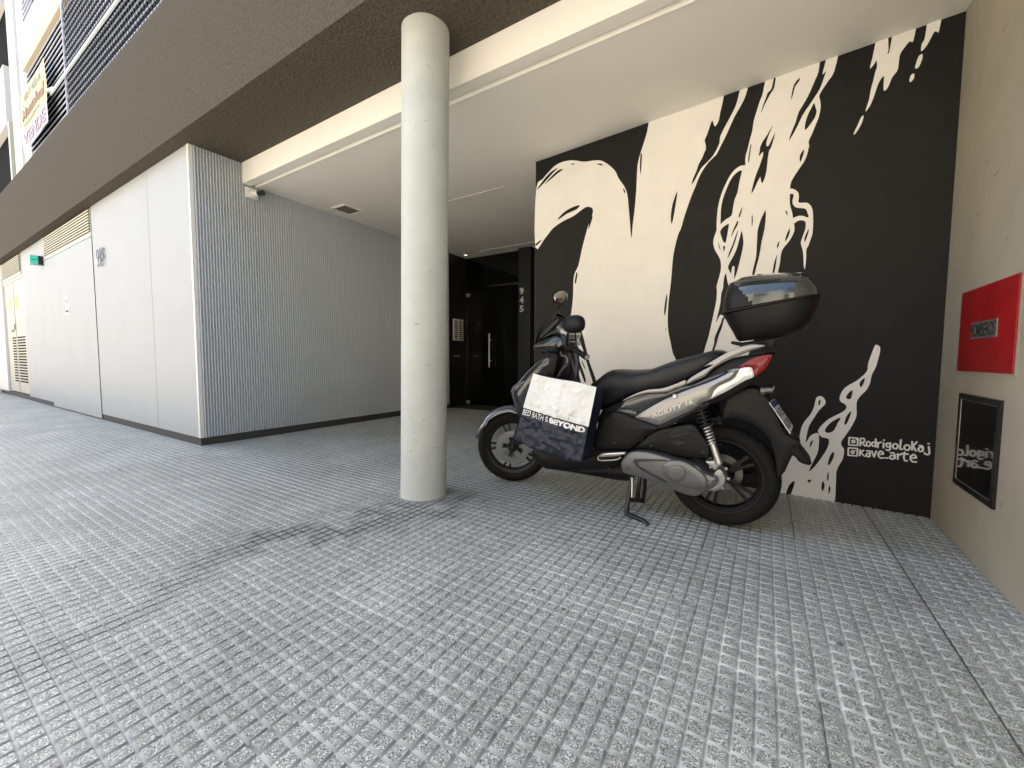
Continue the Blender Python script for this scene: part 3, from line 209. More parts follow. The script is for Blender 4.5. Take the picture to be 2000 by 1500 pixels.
def paving_mat():
    m = bpy.data.materials.new('grooved_terrazzo_paving'); m.use_nodes = True
    n = m.node_tree.nodes; l = m.node_tree.links; b = n['Principled BSDF']
    geo = n.new('ShaderNodeNewGeometry')
    def attr(a):
        t = n.new('ShaderNodeAttribute'); t.attribute_name = a; return t
    top, tone, stain, chalk = attr('top'), attr('tone'), attr('stain'), attr('chalk')
    v = n.new('ShaderNodeTexVoronoi'); v.inputs['Scale'].default_value = 330; l.new(geo.outputs['Position'], v.inputs['Vector'])
    sep = n.new('ShaderNodeSeparateColor'); l.new(v.outputs['Color'], sep.inputs[0])
    cr = n.new('ShaderNodeValToRGB'); cr.color_ramp.interpolation = 'CONSTANT'
    e = cr.color_ramp.elements; e[0].position = 0; e[0].color = (.085, .088, .08, 1); e[1].position = .12; e[1].color = (.23, .24, .22, 1)
    for p, c in ((.42, (.285, .305, .28, 1)), (.64, (.40, .425, .395, 1)), (.86, (.66, .68, .64, 1))):
        x = e.new(p); x.color = c
    l.new(sep.outputs[0], cr.inputs[0])
    nz = n.new('ShaderNodeTexNoise'); nz.inputs['Scale'].default_value = 9; nz.inputs['Detail'].default_value = 8; l.new(geo.outputs['Position'], nz.inputs['Vector'])
    cg = n.new('ShaderNodeValToRGB'); cg.color_ramp.elements[0].color = (.36, .375, .345, 1); cg.color_ramp.elements[1].color = (.50, .515, .475, 1)
    cg.color_ramp.elements[0].position = .3; cg.color_ramp.elements[1].position = .7
    l.new(nz.outputs[0], cg.inputs[0])
    a = n.new('ShaderNodeMix'); a.data_type = 'RGBA'; l.new(top.outputs['Fac'], a.inputs[0]); l.new(cg.outputs[0], a.inputs[6]); l.new(cr.outputs[0], a.inputs[7])
    t = n.new('ShaderNodeMix'); t.data_type = 'RGBA'; t.blend_type = 'MULTIPLY'; t.inputs[0].default_value = 1
    l.new(a.outputs[2], t.inputs[6]); l.new(tone.outputs['Fac'], t.inputs[7])
    # worn grime patches
    g2 = n.new('ShaderNodeTexNoise'); g2.inputs['Scale'].default_value = 1.7; g2.inputs['Detail'].default_value = 9; g2.inputs['Roughness'].default_value = .7; l.new(geo.outputs['Position'], g2.inputs['Vector'])
    mp = n.new('ShaderNodeMapRange'); mp.inputs[1].default_value = .35; mp.inputs[2].default_value = .65; mp.inputs[3].default_value = .82; mp.inputs[4].default_value = 1.1; l.new(g2.outputs[0], mp.inputs[0])
    t2 = n.new('ShaderNodeMix'); t2.data_type = 'RGBA'; t2.blend_type = 'MULTIPLY'; t2.inputs[0].default_value = 1; l.new(t.outputs[2], t2.inputs[6]); l.new(mp.outputs[0], t2.inputs[7])
    # small dark gum spots
    v2 = n.new('ShaderNodeTexVoronoi'); v2.inputs['Scale'].default_value = 5.5; l.new(geo.outputs['Position'], v2.inputs['Vector'])
    sp = n.new('ShaderNodeMapRange'); sp.inputs[1].default_value = .045; sp.inputs[2].default_value = .06; sp.inputs[3].default_value = .75; sp.inputs[4].default_value = 0; l.new(v2.outputs['Distance'], sp.inputs[0])
    s1 = n.new('ShaderNodeMix'); s1.data_type = 'RGBA'; l.new(sp.outputs[0], s1.inputs[0]); l.new(t2.outputs[2], s1.inputs[6]); s1.inputs[7].default_value = (.03, .03, .03, 1)
    s2 = n.new('ShaderNodeMix'); s2.data_type = 'RGBA'; l.new(stain.outputs['Fac'], s2.inputs[0]); l.new(s1.outputs[2], s2.inputs[6]); s2.inputs[7].default_value = (.022, .016, .013, 1)
    s3 = n.new('ShaderNodeMix'); s3.data_type = 'RGBA'; l.new(chalk.outputs['Fac'], s3.inputs[0]); l.new(s2.outputs[2], s3.inputs[6]); s3.inputs[7].default_value = (.80, .80, .78, 1)
    l.new(s3.outputs[2], b.inputs['Base Color']); b.inputs['Roughness'].default_value = .48
    bp = n.new('ShaderNodeBump'); bp.inputs['Strength'].default_value = .12; bp.inputs['Distance'].default_value = .001
    l.new(v.outputs['Distance'], bp.inputs['Height']); l.new(bp.outputs[0], b.inputs['Normal'])
    return m
MT['paving'] = paving_mat()

# ------------------------------------------------------------------ helpers
def link(o, parent=None):
    C.collection.objects.link(o)
    if parent is not None: o.parent = parent
    return o
def thing(name, label, cat, loc=(0, 0, 0), rz=0.0, group=None):
    o = bpy.data.objects.new(name, None); o.empty_display_size = .1; link(o)
    o.location = loc; o.rotation_euler = (0, 0, rz); o['label'] = label; o['category'] = cat
    if group: o['group'] = group
    return o
def tag(o, label, cat, group=None):
    o['label'] = label; o['category'] = cat
    if group: o['group'] = group
    return o
def obj(name, verts, faces, m, parent=None, smooth=False):
    me = bpy.data.meshes.new(name); me.from_pydata([tuple(map(float, a)) for a in verts], [], [tuple(f) for f in faces]); me.update()
    me.materials.append(m)
    if smooth: me.polygons.foreach_set('use_smooth', [True] * len(me.polygons))
    return link(bpy.data.objects.new(name, me), parent)
def bobj(name, bm, m, parent=None, smooth=False, angle=None):
    bmesh.ops.recalc_face_normals(bm, faces=bm.faces)
    me = bpy.data.meshes.new(name); bm.to_mesh(me); bm.free(); me.materials.append(m)
    if smooth or angle:
        me.polygons.foreach_set('use_smooth', [True] * len(me.polygons))
        if angle: me.set_sharp_from_angle(angle=math.radians(angle))
    return link(bpy.data.objects.new(name, me), parent)
class MB:
    def __init__(s): s.v = []; s.f = []
    def box(s, a, b):
        x0, y0, z0 = a; x1, y1, z1 = b; k = len(s.v)
        s.v += [(x0, y0, z0), (x1, y0, z0), (x1, y1, z0), (x0, y1, z0), (x0, y0, z1), (x1, y0, z1), (x1, y1, z1), (x0, y1, z1)]
        s.f += [(k, k + 3, k + 2, k + 1), (k + 4, k + 5, k + 6, k + 7), (k, k + 1, k + 5, k + 4), (k + 1, k + 2, k + 6, k + 5), (k + 2, k + 3, k + 7, k + 6), (k + 3, k, k + 4, k + 7)]
        return s
    def bar(s, p, q, w, h, up=(0, 0, 1)):
        p, q = Vector(p), Vector(q); d = (q - p).normalized(); a = d.cross(Vector(up)).normalized() * w / 2; b = a.cross(d).normalized() * h / 2; k = len(s.v)
        for c in (p, q): s.v += [tuple(c - a - b), tuple(c + a - b), tuple(c + a + b), tuple(c - a + b)]
        s.f += [(k, k + 1, k + 2, k + 3), (k + 7, k + 6, k + 5, k + 4), (k, k + 4, k + 5, k + 1), (k + 1, k + 5, k + 6, k + 2), (k + 2, k + 6, k + 7, k + 3), (k + 3, k + 7, k + 4, k)]
        return s
    def build(s, name, m, parent=None, bevel=0):
        if not bevel: return obj(name, s.v, s.f, m, parent)
        bm = bmesh.new(); vs = [bm.verts.new(v) for v in s.v]
        for f in s.f: bm.faces.new([vs[i] for i in f])
        bmesh.ops.bevel(bm, geom=list(bm.edges), offset=bevel, segments=2, affect='EDGES', profile=.7)
        return bobj(name, bm, m, parent, angle=35)
def boxo(name, a, b, m, parent=None, bevel=0): return MB().box(a, b).build(name, m, parent, bevel)
def smooth_loop(p, n=3):
    P = [Vector(a) for a in p]; N = len(P); out = []
    for i in range(N):
        p0, p1, p2, p3 = P[i - 1], P[i], P[(i + 1) % N], P[(i + 2) % N]
        for k in range(n):
            t = k / n
            out.append(0.5 * ((2 * p1) + (p2 - p0) * t + (2 * p0 - 5 * p1 + 4 * p2 - p3) * t * t + (3 * p1 - p0 - 3 * p2 + p3) * t ** 3))
    return [(a[0], a[1]) for a in out]
def clean(pts):
    q = [tuple(pts[0][:2])]
    for p in pts[1:]:
        if (p[0] - q[-1][0]) ** 2 + (p[1] - q[-1][1]) ** 2 > 4e-8: q.append(tuple(p[:2]))
    if (q[0][0] - q[-1][0]) ** 2 + (q[0][1] - q[-1][1]) ** 2 < 4e-8: q.pop()
    if sum(a[0] * b[1] - b[0] * a[1] for a, b in zip(q, q[1:] + q[:1])) < 0: q.reverse()
    return q
def fill(bm, ring, flip=False):
    from mathutils.geometry import tessellate_polygon
    for t in tessellate_polygon([[Vector((v.co.x, v.co.z, 0)) for v in ring]]):
        if len(set(t)) == 3:
            try: bm.faces.new([ring[k] for k in (t if not flip else t[::-1])])
            except ValueError: pass
def inward(q):
    """per-vertex inward direction and the local half width of a counter-clockwise outline"""
    n = len(q); P = np.array(q); E = np.roll(P, -1, 0) - P; E /= np.maximum(np.linalg.norm(E, axis=1, keepdims=True), 1e-9)
    N = np.stack([-E[:, 1], E[:, 0]], 1); D = N + np.roll(N, 1, 0); ln = np.linalg.norm(D, axis=1, keepdims=True); D = D / np.maximum(ln, .35)
    w = np.full(n, 1.0); A = P; Bv = np.roll(P, -1, 0) - P
    for i in range(n):
        d = D[i] / max(np.linalg.norm(D[i]), 1e-9); den = d[0] * Bv[:, 1] - d[1] * Bv[:, 0]; den = np.where(np.abs(den) < 1e-12, 1e-12, den)
        r = A - P[i]; t = (r[:, 0] * Bv[:, 1] - r[:, 1] * Bv[:, 0]) / den; u = (r[:, 0] * d[1] - r[:, 1] * d[0]) / den
        ok = (t > 1e-5) & (u >= 0) & (u <= 1); ok[i] = False; ok[i - 1] = False
        if ok.any(): w[i] = t[ok].min()
    for _ in range(3): w = np.minimum(w, (np.roll(w, 1) + w + np.roll(w, -1)) / 3 * 1.05)
    return P, D, w
def slab_bm(bm, pts, d0, d1, rim=0.0, bulge=0.0, two=False):
    """outline in (a, b) given thickness along the middle axis, d0 back to d1 front, with a rounded rim"""
    q = clean(pts); n = len(q); sg = 1 if d1 > d0 else -1
    if not rim:
        A = [bm.verts.new((p[0], d0, p[1])) for p in q]; B = [bm.verts.new((p[0], d1, p[1])) for p in q]
        for i in range(n): bm.faces.new((A[i], A[(i + 1) % n], B[(i + 1) % n], B[i]))
        fill(bm, A); fill(bm, B); return
    P, D, w = inward(q); prof = [(0, -rim), (.12 * rim, -.5 * rim), (.4 * rim, -.16 * rim), (rim, 0), (2.6 * rim, bulge), (5 * rim, bulge * 1.5)]
    def mk(t, h, base, s):
        tt = np.minimum(t, w * .44 * (t / (5 * rim)) ** .5) if t else np.zeros(n); hh = h
        return [bm.verts.new((P[i][0] + D[i][0] * tt[i], base + s * (hh if h <= 0 else h * min(1, w[i] * .44 / (2.6 * rim))), P[i][1] + D[i][1] * tt[i])) for i in range(n)]
    rings = [mk(t, h, d1, sg) for t, h in prof]
    rings = ([mk(t, h, d0, -sg) for t, h in prof[::-1]] if two else [[bm.verts.new((p[0], d0, p[1])) for p in q]]) + rings
    for A, B in zip(rings, rings[1:]):
        for i in range(n):
            try: bm.faces.new((A[i], A[(i + 1) % n], B[(i + 1) % n], B[i]))
            except ValueError: pass
    fill(bm, rings[0]); fill(bm, rings[-1])
def slab(name, pts, d0, d1, m, parent=None, sm=2, rim=0.0, bulge=0.0, flip=False, two=False):
    bm = bmesh.new()
    if sm > 1: pts = smooth_loop(pts, sm)
    if flip: d0, d1 = -d0, -d1
    slab_bm(bm, pts, d0, d1, rim, bulge, two)
    return bobj(name, bm, m, parent, angle=48)
def stroke_poly(bm, pts, w, d0, d1):
    P = [Vector(p) for p in pts]
    for i in range(len(P) - 1):
        a, b = P[i], P[i + 1]; t = (b - a)
        if t.length < 1e-6: continue
        t.normalize(); nn = Vector((-t[1], t[0])) * w / 2; e = t * w * .35
        slab_bm(bm, [tuple(a - e * .6 + nn * .55), tuple(a - e + nn * 0), tuple(a - e * .6 - nn * .55), tuple(a - nn), tuple(b - nn), tuple(b + e * .6 - nn * .55), tuple(b + e), tuple(b + e * .6 + nn * .55), tuple(b + nn), tuple(a + nn)], d0, d1 - i * 0.00003)
def tube(name, pts, rad, m, parent=None, segs=10, smooth=True, caps=True, sub=4):
    P = [Vector(p) for p in pts]
    if not isinstance(rad, (list, tuple)): rad = [rad] * len(P)
    if len(P) > 2 and sub > 1:
        Q, Rr = [], []
        for i in range(len(P) - 1):
            p0 = P[max(i - 1, 0)]; p1 = P[i]; p2 = P[i + 1]; p3 = P[min(i + 2, len(P) - 1)]
            for k in range(sub):
                t = k / sub; Q.append(0.5 * ((2 * p1) + (p2 - p0) * t + (2 * p0 - 5 * p1 + 4 * p2 - p3) * t * t + (3 * p1 - p0 - 3 * p2 + p3) * t ** 3)); Rr.append(rad[i] * (1 - t) + rad[i + 1] * t)
        Q.append(P[-1]); Rr.append(rad[-1]); P, rad = Q, Rr
    v, f = [], []
    ref = Vector((0, 0, 1))
    if abs((P[-1] - P[0]).normalized().dot(ref)) > .9: ref = Vector((1, 0, 0))
    for i, p in enumerate(P):
        t = (P[min(i + 1, len(P) - 1)] - P[max(i - 1, 0)]).normalized(); a = t.cross(ref).normalized(); b = a.cross(t)
        for k in range(segs):
            an = 2 * math.pi * k / segs; v.append(p + a * math.cos(an) * rad[i] + b * math.sin(an) * rad[i])
    for i in range(len(P) - 1):
        for k in range(segs): f.append((i * segs + k, i * segs + (k + 1) % segs, (i + 1) * segs + (k + 1) % segs, (i + 1) * segs + k))
    if caps: f.append(tuple(range(segs - 1, -1, -1))); f.append(tuple(range((len(P) - 1) * segs, len(P) * segs)))
    bm = bmesh.new(); vs = [bm.verts.new(a) for a in v]
    for q in f: bm.faces.new([vs[i] for i in q])
    return bobj(name, bm, m, parent, angle=50)
def lathe(name, prof, m, parent=None, segs=64, mtx=None, axis='Y', closed=True):
    """profile (r, h) turned round the axis through the origin"""
    bm = bmesh.new(); rings = []
    for k in range(segs):
        a = 2 * math.pi * k / segs; c, s = math.cos(a), math.sin(a)
        rings.append([bm.verts.new((r * c, h, r * s) if axis == 'Y' else (r * c, r * s, h)) for r, h in prof])
    n = len(prof)
    for k in range(segs):
        A, B = rings[k], rings[(k + 1) % segs]
        for i in range(n if closed else n - 1):
            j = (i + 1) % n
            try: bm.faces.new((A[i], A[j], B[j], B[i]))
            except ValueError: pass
    bmesh.ops.remove_doubles(bm, verts=bm.verts, dist=1e-6)
    if mtx is not None: bm.transform(mtx)
    return bobj(name, bm, m, parent, angle=35)
def loft(name, rings, m, parent=None, angle=60):
    bm = bmesh.new(); R = [[bm.verts.new(p) for p in r] for r in rings]; n = len(R[0])
    for i in range(len(R) - 1):
        for k in range(n): bm.faces.new((R[i][k], R[i][(k + 1) % n], R[i + 1][(k + 1) % n], R[i + 1][k]))
    bm.faces.new(R[0]); bm.faces.new(R[-1])
    return bobj(name, bm, m, parent, angle=angle)
def sring_u(u, w0, w1, a, e=3.0, segs=28, flat=0.0):
    out = []; mid, h = (w0 + w1) / 2, (w1 - w0) / 2
    for k in range(segs):
        t = 2 * math.pi * k / segs; c, s = math.cos(t), math.sin(t)
        out.append((u, a * math.copysign(abs(c) ** (2 / e), c), mid + h * math.copysign(abs(s) ** (2 / e), s)))
    return out
def interp(pts, x):
    p = sorted(pts)
    if x <= p[0][0]: return p[0][1]
    for a, b in zip(p, p[1:]):
        if x <= b[0]: return a[1] + (b[1] - a[1]) * (x - a[0]) / max(b[0] - a[0], 1e-9)
    return p[-1][1]
def text_geo(s, size=1.0, ext=0.0, bold=0.0, sx=1.0, align='LEFT', spacing=1.0):
    cu = bpy.data.curves.new('t', 'FONT'); cu.body = s; cu.size = size; cu.extrude = ext; cu.offset = bold; cu.align_x = align; cu.space_character = spacing; cu.resolution_u = 4
    o = bpy.data.objects.new('t', cu); C.collection.objects.link(o); dg = bpy.context.evaluated_depsgraph_get(); dg.update()
    me = bpy.data.meshes.new_from_object(o.evaluated_get(dg)); v = [(p.co.x * sx, p.co.y, p.co.z) for p in me.vertices]; f = [tuple(p.vertices) for p in me.polygons]
    bpy.data.objects.remove(o); bpy.data.curves.remove(cu); bpy.data.meshes.remove(me)
    return v, f
def text_fit(s, x0, x1, z0, z1, y0, y1, m, parent, bold=0.0, name='lettering', spacing=1.0, mirror=False):
    """lettering filling a rectangle in the x-z plane, from y0 (back) to y1 (front)"""
    v, f = text_geo(s, 1.0, .05, bold, spacing=spacing); a = np.array(v); mn, mx = a.min(0), a.max(0)
    a = (a - mn) / (mx - mn)
    if mirror: a[:, 0] = 1 - a[:, 0]
    vv = [(x0 + p[0] * (x1 - x0), y0 + p[2] * (y1 - y0), z0 + p[1] * (z1 - z0)) for p in a]
    return obj(name, vv, f, m, parent)

# ------------------------------------------------------------------ the ground
FY, CX, CY, HS, HC = 1.735, -5.086, 1.870, 3.124, 2.9016      # fascia plane, clad corner, soffit and ceiling heights
MY0, MANG = DATA['mural_y0'], DATA['mural_angle']
def mural_y(x): return MY0 + math.tan(MANG) * x
PX, PY, X0, Y0 = 0.4035 / 8, 0.4090 / 8, -1.050, 0.150
def pavement():
    i0, i1 = int((-17.2 - X0) / PX), int((1.05 - X0) / PX); j0, j1 = int((-0.75 - Y0) / PY), int((6.5 - Y0) / PY)
    I, J = np.meshgrid(np.arange(i0, i1), np.arange(j0, j1), indexing='ij'); I = I.ravel(); J = J.ravel()
    x = X0 + (I + .5) * PX; y = Y0 + (J + .5) * PY
    keep = ~((x < CX + .02) & (y > CY + .15)) & ~((y > MY0 - math.tan(-MANG) * x + .1) & (x > -2.05))
    keep &= ~((x > .95))
    I, J, x, y = I[keep], J[keep], x[keep], y[keep]; N = len(I)
    rng = np.random.RandomState(7)
    ti, tj = np.floor_divide(I, 8), np.floor_divide(J, 8)
    def h(a, b, k): return np.modf(np.abs(np.sin(a * 12.9898 + b * 78.233 + k * 37.7) * 43758.5453))[0]
    tz = (h(ti, tj, 1) - .5) * .0016; tsx = (h(ti, tj, 2) - .5) * .004; tsy = (h(ti, tj, 3) - .5) * .004
    ttone = 0.93 + .14 * h(ti, tj, 4)
    cx = X0 + (ti + .5) * PX * 8; cy = Y0 + (tj + .5) * PY * 8
    gb, gt = .0028, .0055
    hx0, hy0 = PX / 2 - gb, PY / 2 - gb; hx1, hy1 = PX / 2 - gt, PY / 2 - gt
    zb = -.0074
    sx = np.array([-1, 1, 1, -1]); sy = np.array([-1, -1, 1, 1])
    jit = (rng.rand(N, 4) - .5) * .0006
    tx = x[:, None] + sx * (hx1) + jit; ty = y[:, None] + sy * hy1 + (rng.rand(N, 4) - .5) * .0006
    top_z = tz[:, None] + (tx - cx[:, None]) * tsx[:, None] + (ty - cy[:, None]) * tsy[:, None] + (rng.rand(N, 1) - .5) * .0004
    bx = x[:, None] + sx * hx0; by = y[:, None] + sy * hy0
    gx = x[:, None] + sx * PX / 2; gy = y[:, None] + sy * PY / 2
    V = np.concatenate([np.stack([tx, ty, top_z], -1), np.stack([tx, ty, top_z], -1), np.stack([bx, by, np.full_like(bx, zb)], -1), np.stack([gx, gy, np.full_like(gx, zb - .0012)], -1)], 1)  # N,16,3
    base = (np.arange(N) * 16)[:, None]
    F = [base + np.array([[0, 1, 2, 3]])]
    for k in range(4):
        k2 = (k + 1) % 4
        F.append(base + np.array([[8 + k, 8 + k2, 4 + k2, 4 + k]])); F.append(base + np.array([[12 + k, 12 + k2, 8 + k2, 8 + k]]))
    F = np.concatenate(F, 0)
    topv = np.zeros((N, 16)); topv[:, :4] = 1
    tone = np.repeat(ttone[:, None], 16, 1) * (0.94 + .12 * rng.rand(N, 1))
    # dark dried trickle in the grooves from the column towards the kerb
    path = np.array(DATA['stain_path'])
    def pdist(px_, py_, P):
        dmin = np.full(px_.shape, 9.)
        for a, b in zip(P[:-1], P[1:]):
            ab = b - a; t = np.clip(((px_ - a[0]) * ab[0] + (py_ - a[1]) * ab[1]) / (ab @ ab), 0, 1)
            dmin = np.minimum(dmin, np.hypot(px_ - a[0] - t * ab[0], py_ - a[1] - t * ab[1]))
        return dmin
    dd = pdist(gx, gy, path)
    wob = np.array([[noise.noise(Vector((a * 9, b * 9, 0))) for a, b in zip(r, s)] if dd[i].min() < .4 else [0] * 4 for i, (r, s) in enumerate(zip(gx, gy))])
    dcol = np.hypot(gx + 1.90, gy - 1.70); near = np.clip(1 - dcol / .42, 0, 1)
    dc2 = np.hypot(gx + 1.75, gy - 2.05); near2 = np.clip(1 - dc2 / .3, 0, 1)
    left = 1.3 * np.clip((-gx - 2.0) / .7, 0, 1) + np.clip(1 - dcol / .9, 0, 1)
    sg = np.clip(1.75 - dd / (.052 + .045 * left) + wob * 1.9, 0, 1) * np.clip(.45 + left, 0, 1)
    sg = np.clip(np.maximum(sg, np.maximum(near * 1.5, near2) * (.75 + wob * 1.8)), 0, 1)
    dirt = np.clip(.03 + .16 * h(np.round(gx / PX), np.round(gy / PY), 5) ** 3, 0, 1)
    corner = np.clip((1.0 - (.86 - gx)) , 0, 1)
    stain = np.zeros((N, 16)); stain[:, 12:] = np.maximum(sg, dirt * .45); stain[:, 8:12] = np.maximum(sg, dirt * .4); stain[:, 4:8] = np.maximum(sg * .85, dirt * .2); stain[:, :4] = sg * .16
    # darker joints between the 40 cm tiles
    jx = (np.mod(I, 8) == 0); jy = (np.mod(J, 8) == 0)
    for k in (12, 15, 8, 11): stain[:, k] = np.where(jx & (h(ti, tj // 3, 8) > .45), np.maximum(stain[:, k], .45 + .5 * h(ti, tj, 9)), stain[:, k])
    for k in (12, 13): stain[:, k] = np.where(jy & (h(ti, tj, 10) > .55), np.maximum(stain[:, k], .3), stain[:, k])
    # pale splashes dried in a few grooves
    chalk = np.zeros((N, 16)); cc = np.array(DATA['chalk_path'][2])
    for k in range(4):
        r = np.hypot((gx[:, k] - cc[0] - .10) / .75, (gy[:, k] - cc[1] - .12) / .38)
        hv = h(np.round(gx[:, k] / PX * 1.0) // 2, np.round(gy[:, k] / PY), 12); hw = h(np.round(gx[:, k] / PX), np.round(gy[:, k] / PY) // 3, 13)
        val = np.clip(1.5 - 1.4 * r, 0, 1) * np.where((hv > .80) | (hw > .86), .95, 0)
        chalk[:, 12 + k] = val; chalk[:, 8 + k] = val * .6
    me = bpy.data.meshes.new('pavement'); nv, nf = N * 16, len(F)
    me.vertices.add(nv); me.vertices.foreach_set('co', V.reshape(-1)); me.loops.add(nf * 4); me.loops.foreach_set('vertex_index', F.reshape(-1).astype(np.int32))
    me.polygons.add(nf); me.polygons.foreach_set('loop_start', np.arange(0, nf * 4, 4, dtype=np.int32)); me.update(calc_edges=True)
    for nm, arr in (('top', topv), ('tone', tone), ('stain', stain), ('chalk', chalk)):
        at = me.attributes.new(nm, 'FLOAT', 'POINT'); at.data.foreach_set('value', arr.reshape(-1).astype(np.float32))
    me.materials.append(MT['paving']); o = link(bpy.data.objects.new('pavement', me)); o['kind'] = 'structure'
pavement()
def struct(o): o['kind'] = 'structure'; return o
struct(boxo('ground', (-250, -250, -.60), (250, 250, -.20), MT['ground']))
bm = MB(); bm.box((-60, -3.6, -.18), (40, 12, -.016)); o = struct(bm.build('pavement_bed', MT['plinth']))
flat = mat('plain_grey_pavement', (.40, .37, .32), .8, bump=(30, .4, .006), var=(4, .1))
MT['flat'] = flat
m_ = MB(); m_.box((-60, -3.4, -.15), (-17.15, 6, -.002)); m_.box((-17.14, -3.4, -.15), (40, -.78, -.002)); m_.box((1.25, -.77, -.15), (40, 6, -.002)); struct(m_.build('pavement_beyond', flat))
struct(boxo('kerb', (-60, -3.56, -.17), (40, -3.41, 0.004), flat))
struct(boxo('road', (-60, -11.0, -.19), (40, -3.57, -.13), MT['asphalt']))
struct(boxo('far_pavement', (-60, -14.5, -.19), (40, -11.01, 0.0), flat))

# ------------------------------------------------------------------ the building overhead
bld = thing('apartment_building', 'apartment building with brown textured beam and pale ceiling above the covered entrance', 'building', (CX, 2.4, 0))
def at(o):   # keep world coordinates for parts under a thing's empty
    p = o.parent
    o.matrix_parent_inverse = Matrix.Identity(4)
    mwp = Matrix.Translation(p.location) @ p.rotation_euler.to_matrix().to_4x4()
    o.data.transform(mwp.inverted()); return o
def part(name, m_, mt, parent, bevel=0): return at(m_.build(name, mt, parent, bevel))
XL, XR = -17.4, 7.0
part('facade_beam', MB().box((XL, FY, HS), (XR, FY + .22, 4.42)), MT['render'], bld)
part('soffit', MB().box((XL, FY + .221, HS + .002), (XR, 2.364, HS + .2)), MT['render'], bld)
part('ceiling_beam', MB().box((CX + .012, 2.366, HC), (XR, 2.457, HS + .25)), MT['white_paint'], bld)
part('ceiling_groove', MB().box((CX + .012, 2.458, HC + .025), (XR, 2.498, HS + .25)), MT['white_paint'], bld)
part('ceiling', MB().box((-5.6, 2.499, HC), (XR, 9.6, HS + .25)), MT['white_paint'], bld)
part('ceiling_edge', MB().box((CX + .012, 2.500, HC - .006), (XR, 2.508, HC - .0005)), MT['white_paint'], bld)
part('upper_floor', MB().box((XL, FY + .45, 4.3), (XR, 12.5, 4.5)), MT['white_stucco'], bld)
part('inner_wall', MB().box((-17.2, 2.62, 4.5), (XR, 2.8, 13.0)).box((-17.2, 2.8, 12.8), (XR, 12.5, 13.0)), MT['navy'], bld)
part('party_wall', MB().box((.97, 6.2, 0), (XR, 12.5, 4.3)), MT['wall_beige'], bld)
part('floor_slab', MB().box((-11.80, 1.84, 6.35), (XR, 2.62, 6.95)), MT['white_stucco'], bld)
part('slab_underside', MB().box((-11.80, 1.82, 6.17), (XR, 2.62, 6.349)), mat('tan_soffit_paint', (.62, .54, .42), .8), bld)
part('white_pier', MB().box((-13.05, 1.84, 4.42), (-12.42, 2.6, 13)), MT['white_stucco'], bld)
part('grey_pier', MB().box((-12.415, 1.87, 4.42), (-11.81, 2.6, 13)), mat('pale_grey_paint', (.55, .58, .62), .7), bld)
lv = thing('louvre_screen', 'dark horizontal louvre screen with pale slat edges above the brown beam', 'louvre', (-10, 1.9, 4.42))
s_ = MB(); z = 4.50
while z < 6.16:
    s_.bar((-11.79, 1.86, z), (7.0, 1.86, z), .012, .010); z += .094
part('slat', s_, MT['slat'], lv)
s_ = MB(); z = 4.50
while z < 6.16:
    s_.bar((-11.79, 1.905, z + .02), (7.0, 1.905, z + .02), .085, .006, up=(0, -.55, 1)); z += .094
part('slat_body', s_, MT['navy'], lv)  # slats split by colour: pale for sky-lit edges, navy for shade behind
s_ = MB(); z = 7.0
while z < 8.6:
    s_.bar((-11.79, 1.86, z), (7.0, 1.86, z), .012, .010); z += .094
part('upper_slat', s_, MT['slat'], lv)
part('backing', MB().box((-11.79, 2.0, 4.51), (7.0, 2.02, 6.16)).box((-11.79, 2.0, 6.96), (7, 2.02, 8.6)), MT['navy'], lv)
ms = thing('mesh_screen', 'diagonal wire mesh panel hung in front of the louvres', 'mesh panel', (-7, 1.80, 4.42))
s_ = MB(); x = -9.9
H_ = 1.75
while x < -2.0:
    for sgn in (1, -1):
        a = (x, 1.815, 4.43); b = (x + sgn * .9, 1.815, 4.43 + H_)
        # clip at the left edge
        if a[0] < -8.99 or b[0] < -8.99:
            if max(a[0], b[0]) > -8.98:
                t = (-8.985 - a[0]) / (b[0] - a[0]); c = (-8.985, 1.815, 4.43 + H_ * t)
                if a[0] < -8.99: a = c
                else: b = c
            else: continue
        s_.bar(a, b, .0038, .0038)
    x += .085
part('wire_mesh', s_, mat('mesh_wire', (.05, .06, .08), .6, .2), ms)
part('edge_bar', MB().box((-9.0, 1.80, 4.43), (-8.985, 1.825, 6.17)), MT['slat'], ms)
rl = part('rail', MB().bar((-9.80, 1.79, 5.10), (6.5, 1.79, 5.13), .02, .036), mat('pale_rail', (.70, .80, .82), .35), bld)

